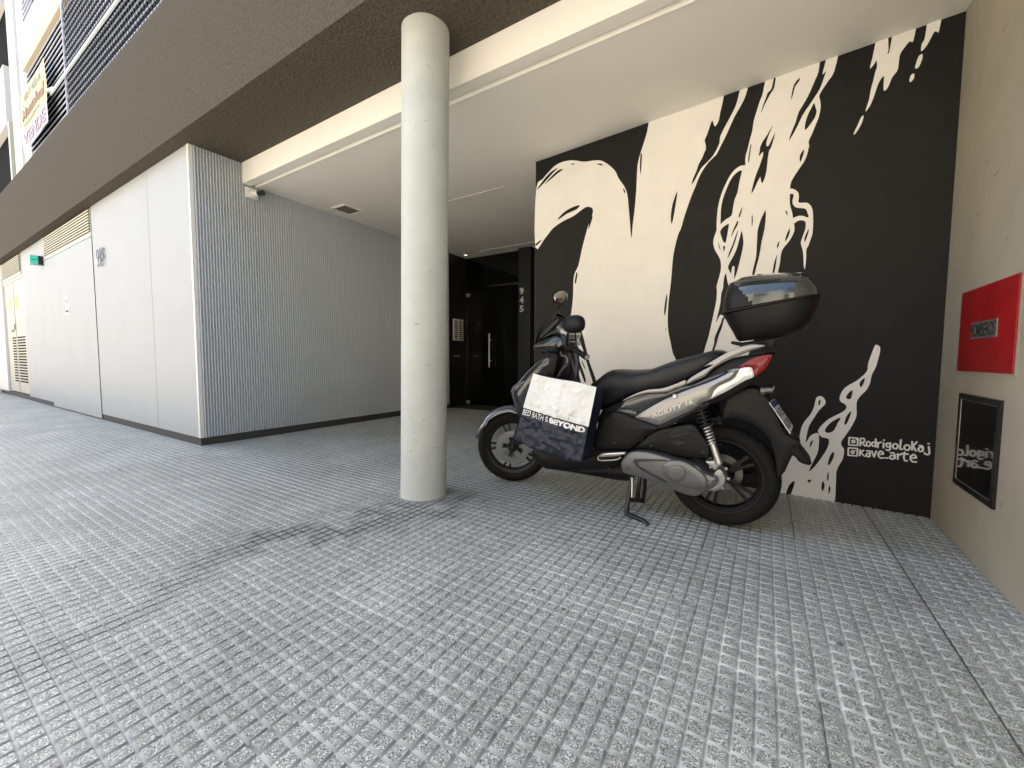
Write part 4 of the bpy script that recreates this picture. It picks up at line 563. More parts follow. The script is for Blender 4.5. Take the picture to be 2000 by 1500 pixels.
# for sale banner
bn = thing('for_sale_banner', 'faded yellow and white for sale banner tied to the louvres', 'banner', (-10.75, 1.74, 4.68))
def banner_y(x, z): return 1.745 + .005 * math.sin((x + z) * 5) + .004 * math.sin(z * 11)
def wavy(name, x0, x1, z0, z1, off, mt):
    v, f = [], []; n = 20; k = 14
    for i in range(n + 1):
        for j in range(k + 1):
            xx = x0 + (x1 - x0) * i / n; zz = z0 + (z1 - z0) * j / k; v.append((xx, banner_y(xx, zz) + off, zz))
    for i in range(n):
        for j in range(k): a = i * (k + 1) + j; f.append((a, a + k + 1, a + k + 2, a + 1))
    return at(obj(name, v, f, mt, bn))
wavy('yellow_sheet', -11.66, -9.78, 4.98, 5.62, 0, MT['sign_yellow']); wavy('white_strip', -11.66, -9.80, 4.66, 4.975, 0, MT['sign_white'])
for s, x0, x1, z0, z1, mt, b in (('VENDE', -11.5, -9.9, 4.72, 4.92, 'sign_purple', .02), ('Menzaleal', -11.5, -9.95, 5.14, 5.34, 'sign_brown', .01), ('4552-7 / 4555-44', -11.3, -10.1, 5.42, 5.52, 'sign_grey', 0), ('www.menzaleal.com', -11.4, -10.2, 5.02, 5.08, 'sign_grey', 0)):
    o = text_fit(s, x0, x1, z0, z1, 1.74, 1.735, MT[mt], bn, b)
    for p in o.data.vertices: p.co.y += banner_y(p.co.x, p.co.z) - 1.745
    at(o)
part('tie', MB().bar((-9.79, 1.74, 5.12), (-9.62, 1.80, 5.14), .02, .05), MT['sign_white'], bn)

# neighbour building at far left
nb = thing('neighbour_building', 'white neighbouring building with dark windows and projecting balconies at the far left', 'building', (-20, 2, 0))
part('wall', MB().box((-40, 2.6, 0), (-17.45, 3.0, 14)), MT['white_stucco'], nb)
part('balcony', MB().box((-40, 1.80, 5.70), (-13.35, 2.6, 6.85)), MT['white_stucco'], nb)
part('balcony', MB().box((-40, 1.80, 8.05), (-13.35, 2.6, 9.4)), MT['white_stucco'], nb)
part('window', MB().box((-19.0, 1.90, 4.45), (-13.36, 1.95, 5.69)), MT['dark_inside'], nb)
part('window', MB().box((-19.0, 1.90, 6.86), (-13.36, 1.95, 8.04)), MT['dark_inside'], nb)
part('blind_box', MB().box((-13.30, 1.80, 4.45), (-13.16, 1.89, 5.69)), MT['cream'], nb)
part('downpipe', MB().box((-17.41, 1.70, 0), (-17.2, 1.85, 3.1)), MT['white_stucco'], nb)
part('dark_doorway', MB().box((-26, 2.3, 0), (-17.45, 2.4, 2.9)), MT['dark_inside'], nb)

# ------------------------------------------------------------------ metal clad box
cl = thing('metal_clad_wall', 'silver grey corrugated metal clad wall with a tall flush garage door', 'wall', (CX, CY, 0))
def corr(p0, p1, z0, z1, pitch, dep, out, name, mt, parent, hw=.36):
    """corrugated sheet from p0 to p1, ridges standing out along `out`"""
    p0, p1, out = Vector((*p0, 0)), Vector((*p1, 0)), Vector((*out, 0)); L_ = (p1 - p0).length; d = (p1 - p0) / L_; n = int(L_ / pitch)
    prof = []
    for i in range(n):
        s = i * pitch
        for a, h_ in ((0, 0), (.20, .0), (.38, .75), (.50, 1), (.72, 1), (.86, .7)): prof.append((s + a * pitch, h_ * dep))
    prof.append((L_, 0)); v, f = [], []
    for s, h_ in prof:
        q = p0 + d * s + out * h_; v += [(q.x, q.y, z0), (q.x, q.y, z1)]
    for i in range(len(prof) - 1): f.append((2 * i, 2 * i + 2, 2 * i + 3, 2 * i + 1))
    return at(obj(name, v, f, mt, parent))
corr((CX - .001, CY + .03), (CX - .001, 5.885), .085, HS - .001, .0281, .015, (1, 0), 'side_cladding', MT['cladding'], cl)
corr((-8.44, CY + .001), (CX - .03, CY + .001), .085, HS - .001, .0281, .0045, (0, -1), 'front_cladding', MT['cladding'], cl)
corr((-13.42, CY + .001), (-11.36, CY + .001), .085, HS - .001, .0281, .0045, (0, -1), 'front_cladding', MT['cladding'], cl)
corr((-11.34, CY - .006), (-8.46, CY - .006), .02, 2.70, .0281, .0045, (0, -1), 'garage_door', MT['cladding'], cl)
part('door_gap', MB().box((-8.455, CY - .001, .02), (-8.442, CY + .02, 2.7)).box((-11.357, CY - .001, .02), (-11.345, CY + .02, 2.7)), MT['black_metal'], cl)
part('corner_trim', MB().box((CX - .030, CY - .006, .085), (CX + .006, CY + .03, HS - .002)), MT['white_metal'], cl)
part('panel_joint', MB().box((-6.240, CY - .0048, .085), (-6.237, CY - .0038, HS - .002)), MT['plinth'], cl)
part('plinth', MB().box((-8.44, CY + .004, -.01), (CX - .01, CY + .05, .084)).box((CX - .055, CY + .05, -.01), (CX - .01, 5.885, .084)).box((-13.42, CY + .004, -.01), (-11.36, CY + .05, .084)).box((-16.98, CY + .01, -.01), (-13.43, CY + .05, .10)), MT['plinth'], cl)
part('backing_wall', MB().box((-16.98, CY + .051, 0), (CX - .056, 2.3, HS)), MT['plinth'], cl)
def vent(x0, x1, z0, z1, n):
    v_ = part('vent', MB().box((x0, CY + .03, z0), (x1, CY + .045, z1)), MT['black_metal'], cl)
    m_ = MB(); hh = (z1 - z0) / n
    for i in range(n): m_.bar((x0, CY - .004, z0 + hh * (i + .45)), (x1, CY - .004, z0 + hh * (i + .45)), .05, .016, up=(0, -.45, 1))
    m_.box((x0, CY - .010, z0 - .07), (x1, CY + .02, z0 - .005)); m_.box((x0 - .03, CY - .008, z0 - .07), (x0 - .002, CY + .02, z1)); m_.box((x1 + .002, CY - .008, z0 - .07), (x1 + .016, CY + .02, z1))
    s = m_.build('slat', MT['cream'], cl); at(s); s.parent = v_; return v_
vent(-11.32, -8.47, 2.78, 3.11, 8); vent(-15.55, -13.48, 2.76, 3.11, 8)
part('end_pier', MB().box((-16.98, CY - .03, .1), (-15.62, CY + .05, HS - .001)), MT['white_metal'], cl)
# utility cupboard
ut = thing('utility_cupboard', 'cream steel utility cupboard with two yellow stickers and slotted lower vents', 'cupboard', (-14.5, CY, .1))
part('door', MB().box((-15.6, CY + .012, .12), (-14.53, CY + .03, 2.66)), MT['cream'], ut); part('door', MB().box((-14.52, CY + .012, .12), (-13.45, CY + .03, 2.66)), MT['cream'], ut)
part('frame', MB().box((-15.62, CY - .002, 2.62), (-13.44, CY + .05, 2.685)).box((-14.535, CY + .004, .14), (-14.515, CY + .011, 2.6)), MT['cream'], ut)
m_ = MB()
for k in range(17):
    z = .36 + k * .062; m_.box((-15.0, CY + .008, z), (-14.62, CY + .0115, z + .03)); m_.box((-14.42, CY + .008, z), (-13.6, CY + .0115, z + .03))
part('vent_slots', m_, MT['dark_inside'], ut)
part('sticker', MB().box((-15.02, CY + .007, 2.02), (-14.85, CY + .0115, 2.28)), MT['yellow'], ut); part('sticker', MB().box((-14.40, CY + .007, 2.02), (-14.22, CY + .0115, 2.28)), MT['yellow'], ut)
part('latch', MB().box((-14.60, CY - .02, 1.55), (-14.52, CY + .011, 1.68)), MT['grey_metal'], ut); part('latch', MB().box((-14.85, CY - .02, 1.50), (-14.80, CY + .011, 1.56)), MT['grey_metal'], ut)
# numerals 949 on stand-offs
hn = thing('house_number', 'dark metal numerals 949 standing off the silver cladding', 'house number', (-8.0, CY, 2.2))
for i, ch in enumerate('949'):
    at(text_fit(ch, -8.19 + i * .11, -8.19 + i * .11 + .095, 2.215, 2.475, CY - .022, CY - .027, mat('numeral_metal', (.07, .075, .09), .4, .2), hn, -.008, 'numeral'))
for x_, z_ in ((-8.15, 2.25), (-8.04, 2.30), (-7.93, 2.44)): part('stand_off', MB().box((x_, CY - .0215, z_), (x_ + .01, CY, z_ + .01)), MT['grey_metal'], hn)
# lit garage sign
gs = thing('garage_sign', 'small lit teal garage sign sticking out from the metal cladding', 'sign', (-11.9, CY, 2.7))
part('housing', MB().box((-11.56, 1.70, 2.63), (-11.46, 1.863, 2.80)), MT['grey_metal'], gs, .006)
part('lit_face', MB().box((-11.459, 1.705, 2.645), (-11.452, 1.80, 2.785)), MT['teal'], gs)
part('stripe', MB().box((-11.451, 1.715, 2.71), (-11.449, 1.79, 2.722)), MT['black_metal'], gs)
part('bracket', MB().box((-11.459, 1.805, 2.635), (-11.440, 1.862, 2.795)), MT['black_metal'], gs)
# round parking notice
rs = thing('garage_notice', 'small white notice with a round symbol on the garage door', 'notice', (-10.0, CY, 1.7))
part('plate', MB().box((-10.10, CY - .012, 1.64), (-9.88, CY - .0075, 1.96)), MT['sign_white'], rs, .001)
at(lathe('symbol', [(.055, -.001), (.07, -.001), (.07, .001), (.055, .001)], MT['grey_metal'], rs, 28, Matrix.Translation((-9.99, CY - .0135, 1.87))))
at(text_fit('E', -10.01, -9.97, 1.845, 1.895, CY - .012, CY - .0145, MT['dark_text'], rs)); at(text_fit('GARAGE', -10.07, -9.91, 1.69, 1.72, CY - .012, CY - .0145, MT['dark_text'], rs))

# ------------------------------------------------------------------ entrance
GY = 6.40
en = thing('glass_entrance', 'dark glass entrance with black post numbered 945 and long steel pull handle', 'entrance', (-4.2, GY, 0))
part('side_panel', MB().box((CX - .12, 5.887, 0), (CX + .004, GY + .05, HC - .001)), MT['black_metal'], en)
part('threshold', MB().box((CX + .005, GY - .42, -.004), (-2.2, GY + .1, .012)), MT['mat'], en)
part('glass_pane', MB().box((CX + .01, GY, .03), (-4.20, GY + .008, 2.30)), MT['glass'], en)
part('glass_door', MB().box((-4.19, GY, .03), (-3.81, GY + .008, 2.30)), MT['glass'], en)
part('transom_glass', MB().box((CX + .01, GY, 2.34), (-3.82, GY + .008, HC - .002)), MT['glass'], en)
part('side_glass', MB().box((-3.54, GY, .03), (-2.0, GY + .008, HC - .002)), MT['glass'], en)
part('transom_bar', MB().box((-4.55, GY - .02, 2.303), (-3.80, GY + .04, 2.338)).box((-3.53, GY - .03, 2.14), (-2.3, GY + .04, 2.36)), MT['black_metal'], en)
part('post', MB().box((-3.80, GY - .14, 0.01), (-3.55, GY + .1, HC - .002)), MT['black_metal'], en)
hd = part('pull_handle', MB().box((-4.49, GY - .08, .78), (-4.47, GY - .06, 1.42)).box((-4.488, GY - .0595, .9), (-4.472, GY - .001, .915)).box((-4.488, GY - .0595, 1.30), (-4.472, GY - .001, 1.315)), mat('brushed_steel', (.9, .9, .9), .35, .3), en, .004)
part('pull_handle', MB().box((-4.44, GY + .06, .78), (-4.42, GY + .08, 1.42)), MT['pale_metal'], en, .004)  # second bar added behind the glass as the handle's reflection
for i, ch in enumerate('945'):
    at(text_fit(ch, -3.765, -3.685, 2.085 - i * .155, 2.20 - i * .155, GY - .141, GY - .147, mat('number_metal', (.60, .60, .60), .5), en, .035, 'number'))
for z_ in (.04, 2.15): part('hinge', MB().box((CX + .01, GY - .02, z_), (CX + .10, GY + .02, z_ + .07)), mat('dull_hinge', (.2, .2, .2), .5), en)
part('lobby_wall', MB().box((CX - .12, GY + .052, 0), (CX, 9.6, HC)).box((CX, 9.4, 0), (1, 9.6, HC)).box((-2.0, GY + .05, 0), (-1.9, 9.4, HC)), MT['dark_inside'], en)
part('lobby_floor', MB().box((CX, GY + .11, -.01), (-2.0, 9.4, .004)), mat('grey_lobby_floor', (.16, .16, .16), .4), en)
part('lobby_wall_panel', MB().box((-3.3, 8.9, 0.01), (-2.01, 9.0, 2.5)), mat('warm_lobby_panel', (.25, .22, .16), .6), en)
ic = thing('intercom_panel', 'pale metal intercom panel with rows of buttons on the black side panel', 'intercom', (CX, 6.13, 1.3))
part('plate', MB().box((CX + .005, 5.985, 1.29), (CX + .014, 6.285, 1.70)), mat('intercom_plate', (.85, .82, .74), .5), ic, .002)
for r in range(9):
    for c in range(2): part('button_row', MB().box((CX + .0145, 6.02 + c * .14, 1.315 + r * .041), (CX + .018, 6.11 + c * .14, 1.338 + r * .041)), MT['dark_text'], ic)
ls = thing('letter_slot', 'small steel letter slot with round lock on the black side panel', 'letter slot', (CX, 6.08, .95))
part('slot', MB().box((CX + .005, 6.0, .975), (CX + .012, 6.19, 1.005)), MT['pale_metal'], ls, .002)
at(lathe('lock', [(0, 0), (.012, 0), (.012, .006), (0, .006)], MT['pale_metal'], ls, 16, Matrix.Translation((CX + .005, 5.99, .88)) @ Matrix.Rotation(math.radians(-90), 4, 'Z'), closed=False))

# ceiling fittings
cv = thing('ceiling_vent', 'small rectangular air grille in the pale ceiling near the ribbed wall', 'vent', (-4.75, 3.49, HC))
part('frame', MB().box((-4.90, 3.34, HC - .012), (-4.62, 3.37, HC - .0005)).box((-4.90, 3.61, HC - .012), (-4.62, 3.64, HC - .0005)).box((-4.90, 3.371, HC - .012), (-4.875, 3.609, HC - .0005)).box((-4.645, 3.371, HC - .012), (-4.62, 3.609, HC - .0005)), MT['white_paint'], cv)
part('grille', MB().box((-4.874, 3.371, HC - .004), (-4.646, 3.609, HC - .0006)), mat('brown_grille', (.14, .10, .08), .7), cv)
m_ = MB()
for k in range(9): m_.box((-4.874, 3.385 + k * .026, HC - .009), (-4.646, 3.391 + k * .026, HC - .0045))
part('slat', m_, mat('grille_slat', (.22, .17, .14), .6), cv)
def slot_light(x0, x1, y, lab):
    t = thing('slot_light', lab, 'ceiling light', (x0, y, HC))
    part('frame', MB().box((x0, y - .018, HC - .006), (x1, y - .010, HC - .0005)).box((x0, y + .010, HC - .006), (x1, y + .018, HC - .0005)), MT['white_metal'], t)
    part('recess', MB().box((x0, y - .009, HC - .002), (x1, y + .009, HC - .0006)), MT['plinth'], t)
slot_light(-4.3, -2.60, 3.98, 'thin recessed slot light in the ceiling between the column and the mural')
slot_light(-4.5, -2.35, 6.07, 'thin slot light in the ceiling just in front of the glass entrance')
dl = thing('downlight', 'small round white downlight in the ceiling beside the glass entrance', 'ceiling light', (-4.90, 6.15, HC))
at(lathe('ring', [(.035, -.008), (.05, -.006), (.05, -.0005), (.035, -.0005)], MT['white_metal'], dl, 24, Matrix.Translation((-4.90, 6.15, HC)), axis='Z'))
at(lathe('lens', [(0, -.003), (.034, -.003), (.034, -.0006), (0, -.0006)], MT['lamp_on'], dl, 24, Matrix.Translation((-4.90, 6.15, HC)), axis='Z', closed=False))
# camera on the ribbed wall
sc_ = thing('security_camera', 'white bullet security camera with black lens on the ribbed wall under the pale beam', 'camera', (CX, 2.44, 2.8))
part('junction_box', MB().box((CX + .012, 2.385, 2.755), (CX + .055, 2.505, 2.865)), MT['white_metal'], sc_, .006)
at(tube('body', [(CX + .056, 2.455, 2.80), (CX + .14, 2.475, 2.803)], [.030, .033], MT['white_metal'], sc_, 18))
at(tube('lens_hood', [(CX + .1405, 2.4755, 2.803), (CX + .20, 2.49, 2.803)], [.035, .033], MT['gloss_black'], sc_, 18))
at(tube('joint', [(CX + .055, 2.44, 2.79), (CX + .09, 2.44, 2.79)], .022, MT['white_metal'], sc_, 14))

# ------------------------------------------------------------------ column
col = thing('round_column', 'pale grey round concrete column with small scuffs standing on the tiled pavement', 'column', (-1.998, 2.034, 0))
v, f = [], []; sg = 72; hs = [(-.02, .1575), (.0, .159), (.012, .157), (.5, .1555), (1.2, .1555), (2.2, .156), (HS - .01, .157), (HS + .03, .157)]
for i, (z, r) in enumerate(hs):
    for k in range(sg):
        a = 2 * math.pi * k / sg; rr = r + .0016 * noise.noise(Vector((math.cos(a) * 2, math.sin(a) * 2, z * 3))); v.append((rr * math.cos(a) - .018 * z / 3.12, rr * math.sin(a) + .075 * z / 3.12, z))
for i in range(len(hs) - 1):
    for k in range(sg): f.append((i * sg + k, i * sg + (k + 1) % sg, (i + 1) * sg + (k + 1) % sg, (i + 1) * sg + k))
obj('shaft', v, f, MT['concrete'], col, True)
def mark(ang, z, w_, h_, tilt):
    vv, ff = [], []
    for j, t in enumerate(np.linspace(-1, 1, 7)):
        a = ang + t * w_ / .1575 / 2; zz = z + t * tilt
        hh = h_ * (1 - t * t * .8) / 2
        for s in (-1, 1): vv.append((.1588 * math.cos(a) - .018 * zz / 3.12, .1588 * math.sin(a) + .075 * zz / 3.12, zz + s * hh))
    for j in range(6): ff.append((2 * j, 2 * j + 2, 2 * j + 3, 2 * j + 1))
    return vv, ff
V_, F_ = [], []
for _ in range(60):
    a = -math.pi / 2 + random.uniform(-1.3, 1.5) + .6; z = random.choice([random.uniform(.05, 1.0), random.uniform(.2, .7), random.uniform(1, 3)])
    s = random.random()
    vv, ff = mark(a, z, .006 + .035 * s * s, .0025 + .003 * random.random(), random.uniform(-.006, .006)); b = len(V_); V_ += vv; F_ += [tuple(i + b for i in q) for q in ff]
vv, ff = mark(-math.pi / 2 + .45, 1.17, .045, .006, .0); b = len(V_); V_ += vv; F_ += [tuple(i + b for i in q) for q in ff]
obj('scuff_marks', V_, F_, mat('grey_scuff', (.29, .29, .27), .8), col)
V_, F_ = [], []
v = []; n = 64
for k in range(n):
    a = 2 * math.pi * k / n; r = .172 + .012 * noise.noise(Vector((math.cos(a) * 3, math.sin(a) * 3, 5)))
    v.append((r * math.cos(a), r * math.sin(a), .0005)); v.append((.155 * math.cos(a), .155 * math.sin(a), .006))
obj('mortar_collar', v, [(2 * k, (2 * k + 2) % (2 * n), (2 * k + 3) % (2 * n), 2 * k + 1) for k in range(n)], mat('mortar', (.27, .27, .25), .9, bump=(60, .6, .006)), col)

# ------------------------------------------------------------------ mural wall
mu = thing('mural_wall', 'black wall painted with large dripping cream shapes behind the scooter', 'mural wall', (0, MY0, 0), MANG)
boxo('wall', (-2.03, 0, -.02), (.93, .35, HC + .01), MT['black_paint'], mu)
bm = bmesh.new()
for i, p in enumerate(DATA['paint_white']):
    p = [(max(a, -2.028), b) for a, b in p]
    slab_bm(bm, smooth_loop(p, 3), .004, -.0016 - i * .00006)
bobj('painted_shapes', bm, MT['mural_white'], mu)
bm = bmesh.new()
for i, p in enumerate(DATA['paint_black']):
    p = [(max(a, -2.027), b) for a, b in p]
    slab_bm(bm, smooth_loop(p, 2), -.0003, -.0028 - i * .00002)
bobj('black_gaps', bm, MT['black_paint'], mu)
bm = bmesh.new()
for i, p in enumerate(DATA['hand_lettering']): stroke_poly(bm, p, .0088, .0005, -.0030 - i * .00002)
bobj('hand_lettering', bm, MT['mural_white'], mu)
part_ = obj('wall_end', [(-2.032, .0, 0), (-2.032, .35, 0), (-2.032, .35, HC), (-2.032, .0, HC)], [(0, 1, 2, 3)], MT['white_paint'], mu)

# ------------------------------------------------------------------ right hand wall and cabinets
RXA = 0.02167; RX0 = 0.8003
rw = thing('side_wall', 'beige painted side wall at the right edge next to the mural', 'wall', (RX0, 0, 0), -math.atan(RXA))
boxo('wall', (0, .55, -.02), (.35, 6.2, HS + .24), MT['wall_beige'], rw)  # near end lengthened out of view to block sky from the right
v, f = [], []; rs_ = random.Random(3)
for k in range(16):
    y0, z0, w_, h_ = rs_.uniform(1.9, 3.2), rs_.choice([rs_.uniform(.08, .6), rs_.uniform(1.4, 2.6)]), rs_.uniform(.006, .035), rs_.uniform(.003, .008); a = rs_.uniform(-.6, .6); b = len(v); n = 10
    for q in range(n):
        t = 2 * math.pi * q / n; yy, zz = w_ * math.cos(t) * (1 + .3 * math.sin(3 * t + k)), h_ * math.sin(t); v.append((-.0008, y0 + yy * math.cos(a) - zz * math.sin(a), z0 + yy * math.sin(a) + zz * math.cos(a)))
    f.append(tuple(range(b + n - 1, b - 1, -1)))
obj('scuff_marks', v, f, mat('wall_scuff', (.29, .27, .215), .85), rw)
def rwp(name, y0, y1, z0, z1, x0, x1, mt, parent, bevel=0):
    return boxo(name, (x0, y0, z0), (x1, y1, z1), mt, parent, bevel)
hb = thing('fire_hydrant_cabinet', 'red fire hydrant cabinet door labelled BOMBEROS on the beige wall', 'fire cabinet', (RX0, 0, 0), -math.atan(RXA))
rwp('door', 2.47, 3.085, .897, 1.302, -.010, -.0005, MT['red'], hb, .003)
m_ = MB(); m_.box((-.004, 2.455, .882), (-.0004, 3.10, .8965)); m_.box((-.004, 3.0855, .8965), (-.0004, 3.098, 1.31)); m_.box((-.004, 2.455, .8965), (-.0004, 2.4695, 1.31))
m_.build('filler_edge', MT['wall_beige'], hb)
rwp('nameplate', 2.635, 2.92, 1.055, 1.135, -.0125, -.0102, MT['pale_metal'], hb)
o = text_fit('BOMBEROS', 2.645, 2.912, 1.063, 1.128, 0, 1, MT['dark_text'], hb, .02)
for p in o.data.vertices: p.co = (-.0126 - .0015 * p.co.y, p.co.x, p.co.z)
# seen from the street side the word runs from the far end to the near end
for p in o.data.vertices: p.co.y = 2.645 + 2.912 - p.co.y
ap = thing('access_panel', 'glossy black access panel with thin bright edging low on the beige wall', 'access panel', (RX0, 0, 0), -math.atan(RXA))
m_ = MB(); a0, a1, b0, b1 = 2.545, 3.015, .312, .782; t = .026
m_.box((-.012, a0, b0), (-.0005, a1, b0 + t)); m_.box((-.012, a0, b1 - t), (-.0005, a1, b1)); m_.box((-.012, a0, b0 + t), (-.0005, a0 + t, b1 - t)); m_.box((-.012, a1 - t, b0 + t), (-.0005, a1, b1 - t))
m_.build('frame', MT['black_metal'], ap)
rwp('glass', a0 + t + .004, a1 - t - .004, b0 + t + .004, b1 - t - .004, -.0085, -.0006, MT['gloss_black'], ap)
m_ = MB(); m_.box((-.0095, a0 + t, b0 + t), (-.0005, a0 + t + .0035, b1 - t)); m_.box((-.0095, a1 - t - .0035, b0 + t), (-.0005, a1 - t, b1 - t)); m_.box((-.0095, a0 + t + .004, b1 - t - .0035), (-.0005, a1 - t - .004, b1 - t)); m_.box((-.0095, a0 + t + .004, b0 + t), (-.0005, a1 - t - .004, b0 + t + .0035))
m_.build('bright_edging', MT['pale_metal'], ap)

# ------------------------------------------------------------------ scooter
SC = DATA['scooter']; U_, L_, W_ = [Vector(a) for a in DATA['scooter_axes']]
sco = thing('parked_scooter', 'dark grey scooter with silver tail panel and black top case before the mural', 'scooter', (-.20, 2.60, 0))
M3 = Matrix.Identity(3)
for i in range(3): M3[i][0] = U_[i]; M3[i][1] = L_[i]; M3[i][2] = W_[i]
sco.rotation_euler = M3.to_euler()
def both(name, key, th, mt, rim=.006, bulge=.003, sm=2, inner=None, label=None):
    o_, pts = SC[key]; r = []
    for fl in (False, True):
        q = slab(name, pts, (o_ - th if inner is None else inner), o_, MT[mt], sco, sm, rim, bulge, fl)
        if label: q['label'] = label
        r.append(q)
    return r
def solid(name, key, mt, sm=2, rim=.012, bulge=.01, o=None):
    o_, pts = SC[key]; o_ = o or o_
    return slab(name, pts, -o_, o_, MT[mt], sco, sm, rim, bulge, two=True)
# seat
st, sb = SC['seat_top'], SC['seat_bot']; us = np.linspace(.775, -.02, 30); rings = []
for i, u in enumerate(us):
    t = i / 29; top = interp(st, u); bot = interp(sb, u)
    a = interp([(-.02, .07), (.02, .105), (.08, .13), (.25, .15), (.45, .145), (.60, .115), (.70, .09), (.775, .07)], u)
    top = max(top, bot + .02)
    rings.append(sring_u(u, bot - .02, top, a, 3.2 if u < .5 else 2.6))
loft('seat', rings, MT['seat'], sco)
both('tail_panel', 'tail_panel', .03, 'silver', .006, .006, sm=2, label='silver side panel with model lettering')
both('panel_lip', 'lower_edge', .03, 'matte_black', .004, .001)
both('chrome_strip', 'chrome_strip', .02, 'silver', .003, .001)
both('grab_rail', 'grab_rail', .035, 'silver', .006, .002)
both('front_accent', 'blue_fairing', .012, 'gloss_dark', .004, .002)
both('side_infill', 'black_fairing', .02, 'gloss_dark', .004, .002)
for fl in (False, True):
    tl = slab('tail_light', SC['light_red'][1], .10, SC['light_red'][0], MT['red_lens'], sco, 2, .006, .004, fl)
    slab('clear_lens', SC['light_clear'][1], .10, SC['light_clear'][0], MT['clear_lens'], tl, 2, .005, .003, fl)
solid('tail_body', 'tail_core', 'matte_black')
both('side_fairing', 'side_fairing', .05, 'matte_black', .008, .006)
solid('footboard', 'floor_tray', 'matte_black'); solid('belly_pan', 'belly_pan', 'matte_black')
solid('leg_shield', 'leg_shield', 'matte_black'); solid('steering_cover', 'steering_cover', 'matte_black')
both('apron_panel', 'apron_panel', .03, 'gloss_dark', .01, .008)
both('running_light', 'running_light', .03, 'gunmetal', .004, .002)
# lock button on the tail panel
at_ = SC['tail_panel'][0] + .012
def bolt(u, w, o, r=.008, mt='steel', par=None, h=.006):
    return lathe('bolt', [(0, 0), (r, 0), (r, h * .7), (r * .6, h), (0, h)], MT[mt], par or sco, 16, Matrix.Translation((u, o, w)), closed=False)
q = SC['tail_panel'][1]
def bx(X, Y):  # helper point given as fraction of the tail panel box
    us_ = [a[0] for a in q]; ws_ = [a[1] for a in q]; return (max(us_) + (min(us_) - max(us_)) * X, min(ws_) + (max(ws_) - min(ws_)) * Y)
b_ = bx(.42, .52); lathe('seat_lock', [(0, 0), (.010, 0), (.013, .003), (.010, .006), (0, .005)], MT['steel'], sco, 20, Matrix.Translation((b_[0], at_ - .006, b_[1])), closed=False)
# model lettering
v, f = text_geo('AGILITY 16', 1, .04, 0.0); a = np.array(v); mn, mx = a.min(0), a.max(0); a = (a - mn) / (mx - mn)
p0, p1 = bx(.20, .115), bx(.60, .42); d = Vector((p1[0] - p0[0], 0, p1[1] - p0[1])); n_ = Vector((d.z, 0, -d.x)).normalized()
if n_.z < 0: n_ = -n_
vv = [tuple(Vector((p0[0], at_ + .0005 + p[2] * .002, p0[1])) + d * p[0] + n_ * (p[1] * .026) + d.normalized() * p[1] * .008) for p in a]
obj('lettering', vv, f, mat('pale_badge', (.72, .72, .72), .3, .4), sco)

